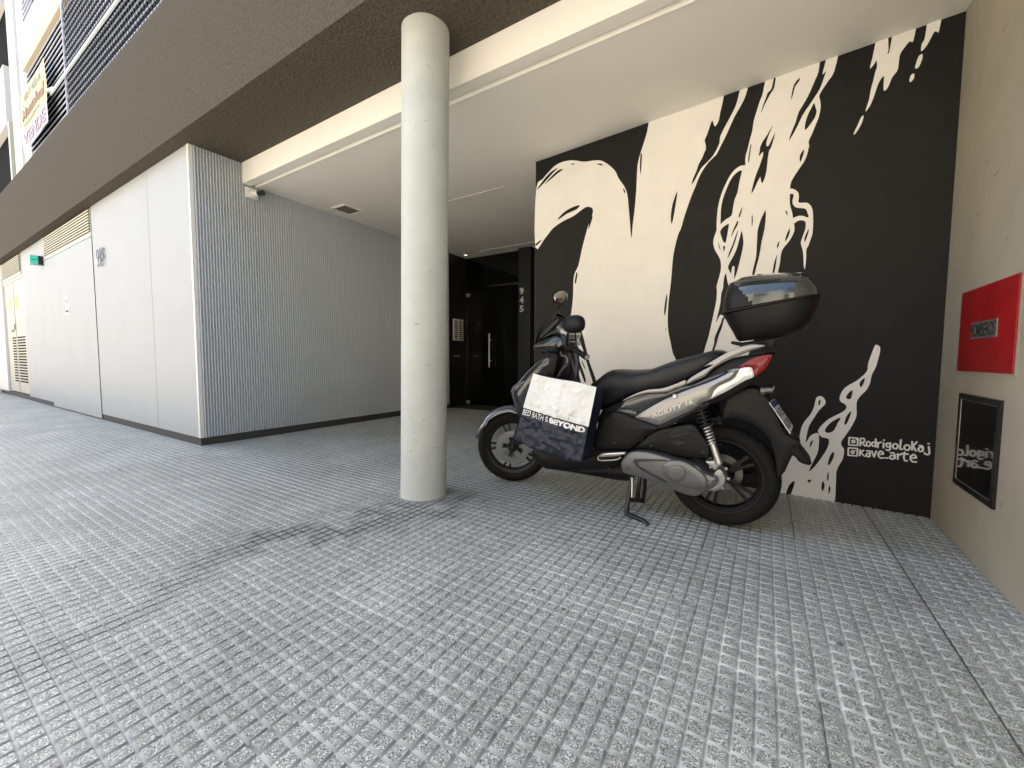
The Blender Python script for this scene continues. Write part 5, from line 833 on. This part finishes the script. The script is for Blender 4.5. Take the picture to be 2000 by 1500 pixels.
# wheels
def wheel(name, c, R_, wd, rimr, steer=0.0, disc=.12, disc_off=.04, lab=None):
    w = bpy.data.objects.new(name, None); w.empty_display_size = .1; link(w, sco); w.location = (c[0], 0, c[1]); w.rotation_euler = (0, 0, steer)
    if lab: w['label'] = lab
    h = wd / 2; pr = []
    for k in range(13):
        t = math.pi * k / 12; pr.append((R_ - (1 - math.sin(t) ** .8) * (R_ - rimr) * .95 if 0 < k < 12 else rimr, -h * math.cos(t) ** 1 if abs(math.cos(t)) > 0 else 0))
    pr = [(rimr, -h * .72), (rimr + .012, -h * .9), (rimr + (R_ - rimr) * .45, -h), (R_ - .028, -h * .93), (R_ - .012, -h * .72), (R_ - .003, -h * .4), (R_, 0), (R_ - .003, h * .4), (R_ - .012, h * .72), (R_ - .028, h * .93), (rimr + (R_ - rimr) * .45, h), (rimr + .012, h * .9), (rimr, h * .72)]
    ty = lathe('tyre', pr, MT['rubber'], w, 80)
    bm = bmesh.new(); bm.from_mesh(ty.data); ng = 36
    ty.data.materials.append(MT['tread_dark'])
    for k in range(ng):          # tread sipes: groove shade laid on the tyre as thin dark strips
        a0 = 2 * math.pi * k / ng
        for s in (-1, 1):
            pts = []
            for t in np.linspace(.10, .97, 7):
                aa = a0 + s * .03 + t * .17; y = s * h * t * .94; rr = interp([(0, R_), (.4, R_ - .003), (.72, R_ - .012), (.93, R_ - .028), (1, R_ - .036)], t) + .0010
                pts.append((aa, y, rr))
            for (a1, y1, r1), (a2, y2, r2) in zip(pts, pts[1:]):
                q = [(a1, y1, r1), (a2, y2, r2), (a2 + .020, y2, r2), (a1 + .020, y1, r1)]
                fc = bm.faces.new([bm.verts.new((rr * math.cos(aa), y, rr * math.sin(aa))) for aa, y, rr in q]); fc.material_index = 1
    bm.to_mesh(ty.data); bm.free()
    rm = lathe('rim', [(rimr + .004, -h * .74), (rimr + .006, -h * .66), (rimr - .014, -h * .5), (rimr - .02, 0), (rimr - .014, h * .5), (rimr + .006, h * .66), (rimr + .004, h * .74), (rimr - .008, h * .72), (rimr - .026, h * .45), (rimr - .030, 0), (rimr - .026, -h * .45), (rimr - .008, -h * .72)], MT['rim'], w, 72)
    for k in range(5):
        m_ = MB()
        for s in (-1, 1):
            a = 2 * math.pi * k / 5 + s * .13; a2 = 2 * math.pi * k / 5 + s * .10; ro = rimr - .024
            m_.bar((.03 * math.cos(a2 * 1), 0, .03 * math.sin(a2)), (ro * math.cos(a), 0, ro * math.sin(a)), .022, .016, up=(-math.sin(a), 0, math.cos(a)))
        m_.build('spoke', MT['rim'], w, .004)
    lathe('hub', [(.0, -.05), (.038, -.05), (.042, -.03), (.042, .03), (.038, .05), (0, .05)], MT['rim'], w, 28, closed=False)
    dk = lathe('brake_disc', [(disc * .62, disc_off), (disc, disc_off), (disc, disc_off + .004), (disc * .62, disc_off + .004)], MT['disc_steel'], w, 60)
    m_ = MB()
    for k in range(6):
        a = 2 * math.pi * k / 6; m_.bar((0, disc_off + .002 + k * .0001, 0), (disc * .66 * math.cos(a + .35), disc_off + .002, disc * .66 * math.sin(a + .35)), .014, .004)
    o = m_.build('disc_carrier', MT['rim'], w); o.parent = dk
    return w
RC, FC = (SC['rear_hub'][0], .291), (SC['front_hub'][0], .278)
wheel('rear_wheel', RC, .290, .120, .212, 0, .105, -.05)
STE = math.radians(28)
fw = wheel('front_wheel', FC, .277, .100, .205, STE, .128, .048)
# front fender, fork and caliper turn with the front wheel
fr = Matrix.Translation((FC[0], 0, FC[1])) @ Matrix.Rotation(STE, 4, 'Z')
v, f = [], []; na, nl = 22, 9
for i in range(na + 1):
    an = math.radians(12 + (125 - 12) * i / na); tp = min(1, (na - i) / 4 + .25) if i > na - 4 else 1; tp2 = min(1, i / 5 + .12)
    for j in range(nl):
        t = -1 + 2 * j / (nl - 1); lat = .064 * t * tp * tp2; rr = .305 - .042 * abs(t) ** 2.4 + (.012 if 6 < i < 16 else 0)
        v.append((rr * math.cos(an), lat, rr * math.sin(an)))
for i in range(na):
    for j in range(nl - 1): a = i * nl + j; f.append((a, a + 1, a + nl + 1, a + nl))
o = obj('front_fender', v, f, MT['gunmetal'], sco, True); o.data.transform(fr); sd_ = o.modifiers.new('solid', 'SOLIDIFY'); sd_.thickness = .004
for s in (-1, 1):
    o = tube('fork_leg', [(0, s * .062, 0), (-.10, s * .062, .30), (-.17, s * .06, .52)], [.019, .021, .02], MT['matte_black'], sco, 14, sub=1); o.data.transform(fr)
o = MB().box((-.075, .050, .03), (-.02, .090, .12)).build('brake_caliper', MT['matte_black'], sco, .006); o.data.transform(fr)
o = lathe('axle_nut', [(0, .05), (.022, .05), (.022, .085), (.012, .09), (0, .09)], MT['matte_black'], sco, 16, closed=False); o.data.transform(fr)

# drive cover
cv_o = SC['cvt'][0]
cvt = slab('drive_cover', SC['cvt'][1], .04, cv_o + .055, MT['cvt'], sco, 2, .012, .004)
g = slab('raised_oval', SC['cvt_ring'][1], .15, cv_o + .075, MT['cvt'], cvt, 3, .008, .003)
slab('round_cap', SC['cvt_disc'][1], .15, cv_o + .090, MT['cvt'], cvt, 1, .004, .001)
slab('groove', SC['cvt_groove'][1], .15, cv_o + .0725, mat('cover_shadow_line', (.06, .062, .066), .4, .5), cvt, 2, .002, .0)  # shade of a groove laid on as a raised dark slab
ab = slab('airbox_cover', SC['airbox'][1], .02, SC['airbox'][0] + .01, MT['matte_black'], sco, 2, .010, .004)
for p in SC['airbox_cuts']: slab('cut_line', p, .12, SC['airbox'][0] + .0235, MT['black_metal'], ab, 1)
for p in SC['airbox_bolts']: bolt(p[0], p[1], SC['airbox'][0] + .012, .009, 'black_metal', ab, .008)
slab('hub_arm', SC['hub_arm'][1], .05, SC['hub_arm'][0] + .02, MT['alu'], sco, 2, .006, .002)
slab('shock_mount', SC['lower_mount'][1], .10, SC['lower_mount'][0], MT['alu'], sco, 2, .004, .001)
for p in SC['hub_bolts']: bolt(p[0], p[1], .135, .008, 'steel', None, .008)
slab('engine_block', [(a * .96 + .01, b * .96 + .012) for a, b in SC['cvt'][1]], -.12, .039, MT['matte_black'], sco, 1, 0)
def shock(pts, far=False):
    P = [Vector(p) for p in pts]
    e = bpy.data.objects.new('shock_absorber', None); e.empty_display_size = .05; link(e, sco)
    A, B = P[0], P[-1]; d = (B - A)
    tube('damper_body', [A + d * .62, B], [.017, .02], MT['steel'], e, 14)
    tube('damper_rod', [A, A + d * .62], [.013, .013], MT['black_metal'], e, 12)
    def coil(t0, t1, R0, R1, turns, wire, mt):
        q = []; n = int(turns * 14); a = d.normalized(); x = a.cross(Vector((0, 1, 0))).normalized(); y = a.cross(x)
        for i in range(n + 1):
            t = i / n; an = 2 * math.pi * turns * t; rr = R0 + (R1 - R0) * t; q.append(A + d * (t0 + (t1 - t0) * t) + (x * math.cos(an) + y * math.sin(an)) * rr)
        tube('coil_spring', q, wire, mt, e, 6, sub=1)
    coil(.02, .34, .036, .034, 5, .0065, MT['matte_black']); coil(.34, .66, .022, .022, 6, .0055, MT['steel'])
    return e
shock(SC['shock']); shock(SC['shock_far'])
for k in (-1, 1):
    pass
solid('rear_mudguard', 'mudguard', 'matte_black', rim=.008, bulge=.004)
# number plate
pn, pf = SC['plate_near'], SC['plate_far']; A = Vector((pn[0][0], .09, pn[0][1])); B = Vector((pn[1][0], .09, pn[1][1])); Cc = Vector((pf[1][0], -.09, pf[1][1])); D_ = Vector((pf[0][0], -.09, pf[0][1]))
nrm = (B - A).cross(D_ - A).normalized()
if nrm.x > 0: nrm = -nrm
def quad_part(name, s0, s1, t0, t1, z0, z1, mt, par):
    def P(s, t, z): return (A * (1 - s) + D_ * s) * (1 - t) + (B * (1 - s) + Cc * s) * t + nrm * z
    v = [P(s, t, z) for z in (z0, z1) for s, t in ((s0, t0), (s1, t0), (s1, t1), (s0, t1))]
    return obj(name, v, [(0, 1, 2, 3), (7, 6, 5, 4), (0, 4, 5, 1), (1, 5, 6, 2), (2, 6, 7, 3), (3, 7, 4, 0)], mt, par)
A, B, Cc, D_ = [q + nrm * .016 for q in (A, B, Cc, D_)]
pl = quad_part('number_plate', 0, 1, 0, 1, -.002, .001, MT['plate_white'], sco)
quad_part('blue_band', 0.01, .99, .02, .20, .0012, .002, MT['plate_blue'], pl)
def PP(s, t, z=.0022): return (A * (1 - s) + D_ * s) * (1 - t) + (B * (1 - s) + Cc * s) * t + nrm * z
v_, f_ = text_geo('A125\nKQB', 1, 0, .02); a = np.array(v_); mn, mx = a.min(0), a.max(0)
obj('plate_lettering', [PP(.1 + .8 * (p[0] - mn[0]) / (mx[0] - mn[0]), .95 - .68 * (p[1] - mn[1]) / (mx[1] - mn[1])) for p in a], f_, MT['dark_text'], pl)
o_, pts = SC['side_reflector']; slab('indicator', pts, .06, .11, MT['gloss_dark'], sco, 1, .003, .001); slab('indicator', pts, .06, .11, MT['gloss_dark'], sco, 1, .003, .001, True)

# top case: body and lid as stacked rounded outlines
lv_ = SC['case_levels']; NS = 96
def case_ring(a, l, r, e=4.2):
    out = []; cu, cw = (l[0] + r[0]) / 2, (l[1] + r[1]) / 2; hu, hw = (l[0] - r[0]) / 2, (l[1] - r[1]) / 2
    for k in range(NS):
        t = 2 * math.pi * k / NS; c, s = math.cos(t), math.sin(t); c = math.copysign(abs(c) ** (2 / e), c); s = math.copysign(abs(s) ** (2 / e), s)
        out.append((cu + hu * c, a * s, cw + hw * c))
    return out
rack = slab('luggage_rack', SC['rack_plate'][1], -.09, .09, MT['matte_black'], sco, 1, .004, .002)
tc_ = bpy.data.objects.new('top_case', None); tc_.empty_display_size = .1; link(tc_, sco)
loft('case_base', [case_ring(a, *p, e=3.6 if i > 0 else 3) for i, (a, p) in enumerate(lv_[:6])], MT['matte_black'], tc_, 50)
loft('seam_lip', [case_ring(a, *p) for a, p in lv_[6:8]], MT['matte_black'], tc_)
rings = []
L8 = lv_[8:]
for (a0, p0), (a1, p1) in zip(L8, L8[1:]):
    for k in range(4):
        t = k / 4; mixp = [[p0[i][j] * (1 - t) + p1[i][j] * t for j in range(2)] for i in range(2)]; rings.append(case_ring(a0 * (1 - t) + a1 * t, *mixp, e=3.4))
rings.append(case_ring(L8[-1][0], *L8[-1][1], e=2.6))
lid = loft('case_lid', rings, MT['matte_black'], tc_, 50)
MT['smoke'] = mat('smoked_glossy_lid', (.075, .085, .085), .14, .6, coat=1.0); lid.data.materials.append(MT['smoke'])
spl = SC['case_split']
for p in lid.data.polygons:
    c = p.center
    if c.x < interp([(b, a) for a, b in spl], c.z): p.material_index = 1
lid.name = 'case_lid'
# handlebar group
cw_ = SC['cowl']; rings = []
cw = solid('headlight_cowl', 'cowl', 'gloss_dark', rim=.03, bulge=.012)
solid('cowl_top', 'cowl_top', 'gloss_dark', rim=.02, bulge=.01)
solid('instrument_rim', 'instrument_rim', 'silver', rim=.01, bulge=.002)
sf, sr = SC['screen_front'], SC['screen_rear']; v, f = [], []; n, k_ = 5, 11
for i in range(6):
    for j in range(k_):
        t = -1 + 2 * j / (k_ - 1); q_ = t * t; v.append((sf[i][0] * (1 - q_) + sr[i][0] * q_, .10 * t, sf[i][1] * (1 - q_) + sr[i][1] * q_))
for i in range(5):
    for j in range(k_ - 1): a = i * k_ + j; f.append((a, a + 1, a + k_ + 1, a + k_))
o = obj('windscreen', v, f, MT['screen'], sco, True); sd_ = o.modifiers.new('solid', 'SOLIDIFY'); sd_.thickness = .003
def mirror(c, o, size, rot, mt_back):
    e = bpy.data.objects.new('mirror', None); e.empty_display_size = .05; link(e, sco); e.location = (c[0], o, c[1]); e.rotation_euler = rot
    v = []; rings = []
    for i, (x, s) in enumerate([(-.0, 1.0), (.008, 1.04), (.024, 1.0), (.042, .88), (.056, .62), (.063, .25)]):
        rings.append([(x, size[0] * s * math.copysign(abs(math.cos(a)) ** .8, math.cos(a)), size[1] * s * math.copysign(abs(math.sin(a)) ** .8, math.sin(a))) for a in [2 * math.pi * k / 36 for k in range(36)]])
    loft('mirror_shell', rings, MT['matte_black'], e, 60)
    loft('mirror_glass', [[(-.001, size[0] * .93 * math.copysign(abs(math.cos(a)) ** .8, math.cos(a)), size[1] * .93 * math.copysign(abs(math.sin(a)) ** .8, math.sin(a))) for a in [2 * math.pi * k / 36 for k in range(36)]], [(-.0025, size[0] * .9 * math.cos(a), size[1] * .9 * math.sin(a)) for a in [2 * math.pi * k / 36 for k in range(36)]]], MT['mirror'], e)
mirror(SC['mirror'], .30, (.078, .052), (0, 0, STE + math.radians(42)), None)
mirror(SC['far_mirror'], -.26, (.066, .045), (math.radians(-14), 0, STE - math.radians(58)), None)
tube('mirror_stem', SC['mirror_stem'], .007, MT['matte_black'], sco, 8); tube('mirror_stem', SC['far_mirror_stem'], .007, MT['matte_black'], sco, 8)
tube('handlebar', SC['bar'], .012, MT['matte_black'], sco, 12)
tube('grip', SC['grip'], [.018, .0175, .019], MT['rubber'], sco, 16); tube('bar_end', [SC['grip'][-1], Vector(SC['grip'][-1]) + (Vector(SC['grip'][-1]) - Vector(SC['grip'][-2])) * .12], [.014, .012], MT['steel'], sco, 14)
tube('switch_block', SC['switch'], [.028, .024], MT['matte_black'], sco, 12)
tube('brake_lever', SC['lever'], [.005, .006, .006, .005, .008], MT['steel'], sco, 8)
for c in SC['cables']: tube('cable', c, .004, MT['matte_black'], sco, 8)
ax0 = SC['bar'][0]; gq = [(2 * ax0[0] - p[0], -p[1], p[2] + .01) for p in SC['grip']]; tube('grip', gq, [.018, .0175, .019], MT['rubber'], sco, 16); tube('handlebar', [(SC['bar'][0][0], 0, SC['bar'][0][2]), gq[0]], .012, MT['matte_black'], sco, 12)
tube('steering_column', [(SC['bar'][0][0], 0, SC['bar'][0][2]), (SC['bar'][0][0] + .16, 0, .62)], .03, MT['matte_black'], sco, 14)
for p in (((.52, .14, .545), (.50, .13, .48), (.47, .12, .43)), ((.40, .14, .565), (.41, .12, .50), (.38, .11, .44))): tube('hose', p, .0045, MT['matte_black'], sco, 8)
sf_ = SC['side_fairing'][1]; cu_ = sum(a for a, b in sf_) / len(sf_); cw2 = sum(b for a, b in sf_) / len(sf_)
for du, dw in ((.13, .10), (-.10, .06), (.06, -.09)): bolt(cu_ + du * .8, cw2 + dw * .7, SC['side_fairing'][0] + .006, .007, 'black_metal', None, .006)
# stands and footpeg
sst = tube('side_stand', SC['side_stand'], [.014, .014, .015, .015, .014, .016], MT['black_metal'], sco, 10, sub=3)
tube('stand_spring', SC['stand_spring'], .006, MT['steel'], sst, 8)
cs = tube('center_stand', SC['center_stand'][0], [.013, .012, .014], MT['black_metal'], sco, 10)
tube('stand_leg', SC['center_stand'][1], [.013, .012, .014], MT['black_metal'], cs, 10); tube('stand_cross', SC['center_stand'][2], .014, MT['black_metal'], cs, 10)
fp = slab('passenger_footrest', SC['footpeg'], .16, .20, MT['steel'], sco, 1, .003, .001)
tube('footrest_loop', SC['footpeg_loop'], .005, MT['steel'], fp, 8)
tube('belly_rod', SC['belly_rod'], .004, MT['steel'], sco, 8)
xs = tube('exhaust_pipe', [(.45, -.10, .20), (.25, -.14, .17), (.05, -.17, .24), (-.25, -.19, .36)], [.02, .03, .045, .045], MT['matte_black'], sco, 16)
slab('swing_arm', [(.45, .30), (.40, .20), (.02, .25), (-.03, .29), (.02, .34)], -.11, -.075, MT['matte_black'], sco, 1)

# ------------------------------------------------------------------ shopping bag
BF = [Vector(p) for p in DATA['bag_front']]
bag = thing('shopping_bag', 'navy and white woven plastic shopping bag hanging from the scooter above its footboard', 'bag', tuple(BF[3]))
BL = Vector(BF[3])
def crk(s, t, sd=0):
    a = .2 + .8 * min(1, max(0, (t - .35) / .3))
    n1 = noise.noise(Vector((s * 3.1 + sd, t * 3.3, 1.7))); n2 = noise.turbulence(Vector((s * 7 + sd, t * 8, 3.1)), 3, True)
    fold = math.exp(-((s - .50 - .10 * (t - .2)) / .035) ** 2) * .010 * (1 if t < .6 else .5)
    n3 = abs(noise.noise(Vector((s * 13 + t * 5 + sd, t * 11 - s * 4, 9.1))))
    crease = sum(math.exp(-((t - t0 - k * (s - .5) - .02 * math.sin(s * 9 + t0 * 7)) / .012) ** 2) for t0, k in ((.70, .10), (.80, -.12), (.88, .16), (.64, -.05))) * .007
    return (n1 * .018 + n2 * .020 * a - n3 * .016 * (.4 + a)) - fold - crease
def bagp(s, t, off=0.0):
    p = (BF[0] * (1 - s) + BF[1] * s) * (1 - t) + (BF[3] * (1 - s) + BF[2] * s) * t
    edge = min(1, min(s, 1 - s) / .08)
    p = p.copy(); p.y += crk(s, t) * edge - .012 * math.sin(math.pi * s) * (0.4 + t) - off
    if t > .8: p.z -= .018 * math.sin(math.pi * s) * (t - .8) / .2
    if t < .2: p.z -= .006 * math.sin(math.pi * s * 2) * (1 - t / .2)
    return p - BL
NT, NF, NG = 44, 44, 8; dep = .145; v = []; ring = 0
for i in range(NT + 1):
    t = i / NT; row = []
    for j in range(NF): row.append(bagp(j / NF, t))
    R0 = bagp(1, t); L0 = bagp(0, t)
    for j in range(NG):
        g = j / NG; fold = -.030 * (1 - abs(2 * g - 1)) * (1 - t * .7); row.append(R0 + Vector((fold + .006 * noise.noise(Vector((g * 4, t * 9, 8))), dep * g, -.02 * g * (1 - t))))
    for j in range(NF // 2):
        g = j / (NF // 2); q = R0.lerp(L0, g); row.append(q + Vector((0, dep + .02 * math.sin(math.pi * g) + crk(g, t, 5) * .6, -.02 * (1 - t))))
    for j in range(NG):
        g = 1 - j / NG; fold = .030 * (1 - abs(2 * g - 1)) * (1 - t * .7); row.append(L0 + Vector((fold, dep * g, -.02 * g * (1 - t))))
    ring = len(row); v += row
f = []
for i in range(NT):
    for j in range(ring): f.append((i * ring + j, i * ring + (j + 1) % ring, (i + 1) * ring + (j + 1) % ring, (i + 1) * ring + j))
f.append(tuple(NT * ring + j for j in range(ring)))
bm = bmesh.new(); vs = [bm.verts.new(a) for a in v]
for q in f: bm.faces.new([vs[i] for i in q])
bmesh.ops.triangulate(bm, faces=[a for a in bm.faces if len(a.verts) > 4])
bobj('bag_body', bm, MT['bag_navy'], bag, True)
v, f = [], []; n1, n2 = 50, 30
for i in range(n2 + 1):
    for j in range(n1 + 1): v.append(bagp(.004 + .992 * j / n1, .002 + (.515 - .002) * i / n2, .0022))
for i in range(n2):
    for j in range(n1): a = i * (n1 + 1) + j; f.append((a, a + 1, a + n1 + 2, a + n1 + 1))
obj('white_panel', v, f, MT['bag_white'], bag, True)
for s, s0, s1, t0, t1, b in (('BED BATH &', .025, .44, .530, .610, .008), ('BEYOND', .455, .965, .533, .608, .06)):
    tv, tf = text_geo(s, 1, 0, b); bm = bmesh.new(); vs = [bm.verts.new(p) for p in tv]
    for q in tf:
        try: bm.faces.new([vs[i] for i in q])
        except ValueError: pass
    bmesh.ops.remove_doubles(bm, verts=bm.verts, dist=1e-5); bmesh.ops.subdivide_edges(bm, edges=bm.edges, cuts=1)
    xs_ = [q.co.x for q in bm.verts]; ys_ = [q.co.y for q in bm.verts]; a0, a1, c0, c1 = min(xs_), max(xs_), min(ys_), max(ys_)
    for q in bm.verts: q.co = bagp(s0 + (s1 - s0) * (q.co.x - a0) / (a1 - a0), t1 + (t0 - t1) * (q.co.y - c0) / (c1 - c0), .0045)
    bobj('lettering', bm, MT['white_print'], bag)
def strap(P, w_=.022):
    Q = [Vector(p) - BL for p in P]; m_ = []; v, f = [], []
    n = 14
    for i in range(n + 1):
        t = i / n * (len(Q) - 1); k = min(int(t), len(Q) - 2); p = Q[k].lerp(Q[k + 1], t - k); a = t * .5
        d = Vector((math.cos(a) * w_ / 2, math.sin(a) * w_ / 2, 0)); v += [p - d, p + d]
    for i in range(n): f.append((2 * i, 2 * i + 1, 2 * i + 3, 2 * i + 2))
    o = obj('handle_strap', v, f, MT['bag_navy'], bag, True); s = o.modifiers.new('solid', 'SOLIDIFY'); s.thickness = .002
for i, P in enumerate(DATA['bag_strap']): strap(P, .026 if i == 0 else .03)

# ------------------------------------------------------------------ across the street (outside the frame, lights the place and shows in reflections)
ob = thing('opposite_building', 'sunlit cream building across the street', 'building', (0, -15, 0))
part('wall', MB().box((-45, -16, 0), (35, -14.6, 13)), MT['far_wall'], ob)
for k in range(14):
    for r in range(4): part('window', MB().box((-43 + k * 5.5, -14.598, 1.0 + r * 3.1), (-40.8 + k * 5.5, -14.55, 2.8 + r * 3.1)), MT['far_glass'], ob)
def tree(x, y, lab):
    t = thing('street_tree', lab, 'tree', (x, y, 0), group='street trees along the kerb')
    tube('trunk', [(0, 0, -.1), (.1, .05, 2), (0, .1, 4.2)], [.16, .13, .07], MT['bark'], t, 10)
    rng = random.Random(int(x * 10)); v, f = [], []
    for _ in range(2600):
        a, b, r = rng.uniform(0, 6.28), rng.uniform(-1, 1), rng.random() ** .4
        c = Vector((2.6 * r * math.cos(a) * math.sqrt(1 - b * b), 2.2 * r * math.sin(a) * math.sqrt(1 - b * b), 5.4 + 1.9 * r * b))
        c += Vector((rng.gauss(0, .2), rng.gauss(0, .2), rng.gauss(0, .2))); e1 = Vector((rng.gauss(0, 1), rng.gauss(0, 1), rng.gauss(0, 1))).normalized() * .11; e2 = e1.cross(Vector((rng.gauss(0, 1), rng.gauss(0, 1), rng.gauss(0, 1)))).normalized() * .07
        k = len(v); v += [c - e1, c - e2, c + e1, c + e2]; f.append((k, k + 1, k + 2, k + 3))
    obj('crown', v, f, MT['leaf'], t)
tree(3.2, -2.9, 'nearer of two leafy street trees beyond the kerb'); tree(8.5, -3.2, 'farther of two leafy street trees beyond the kerb')  # unseen trees, kept to the right to hold back sky light
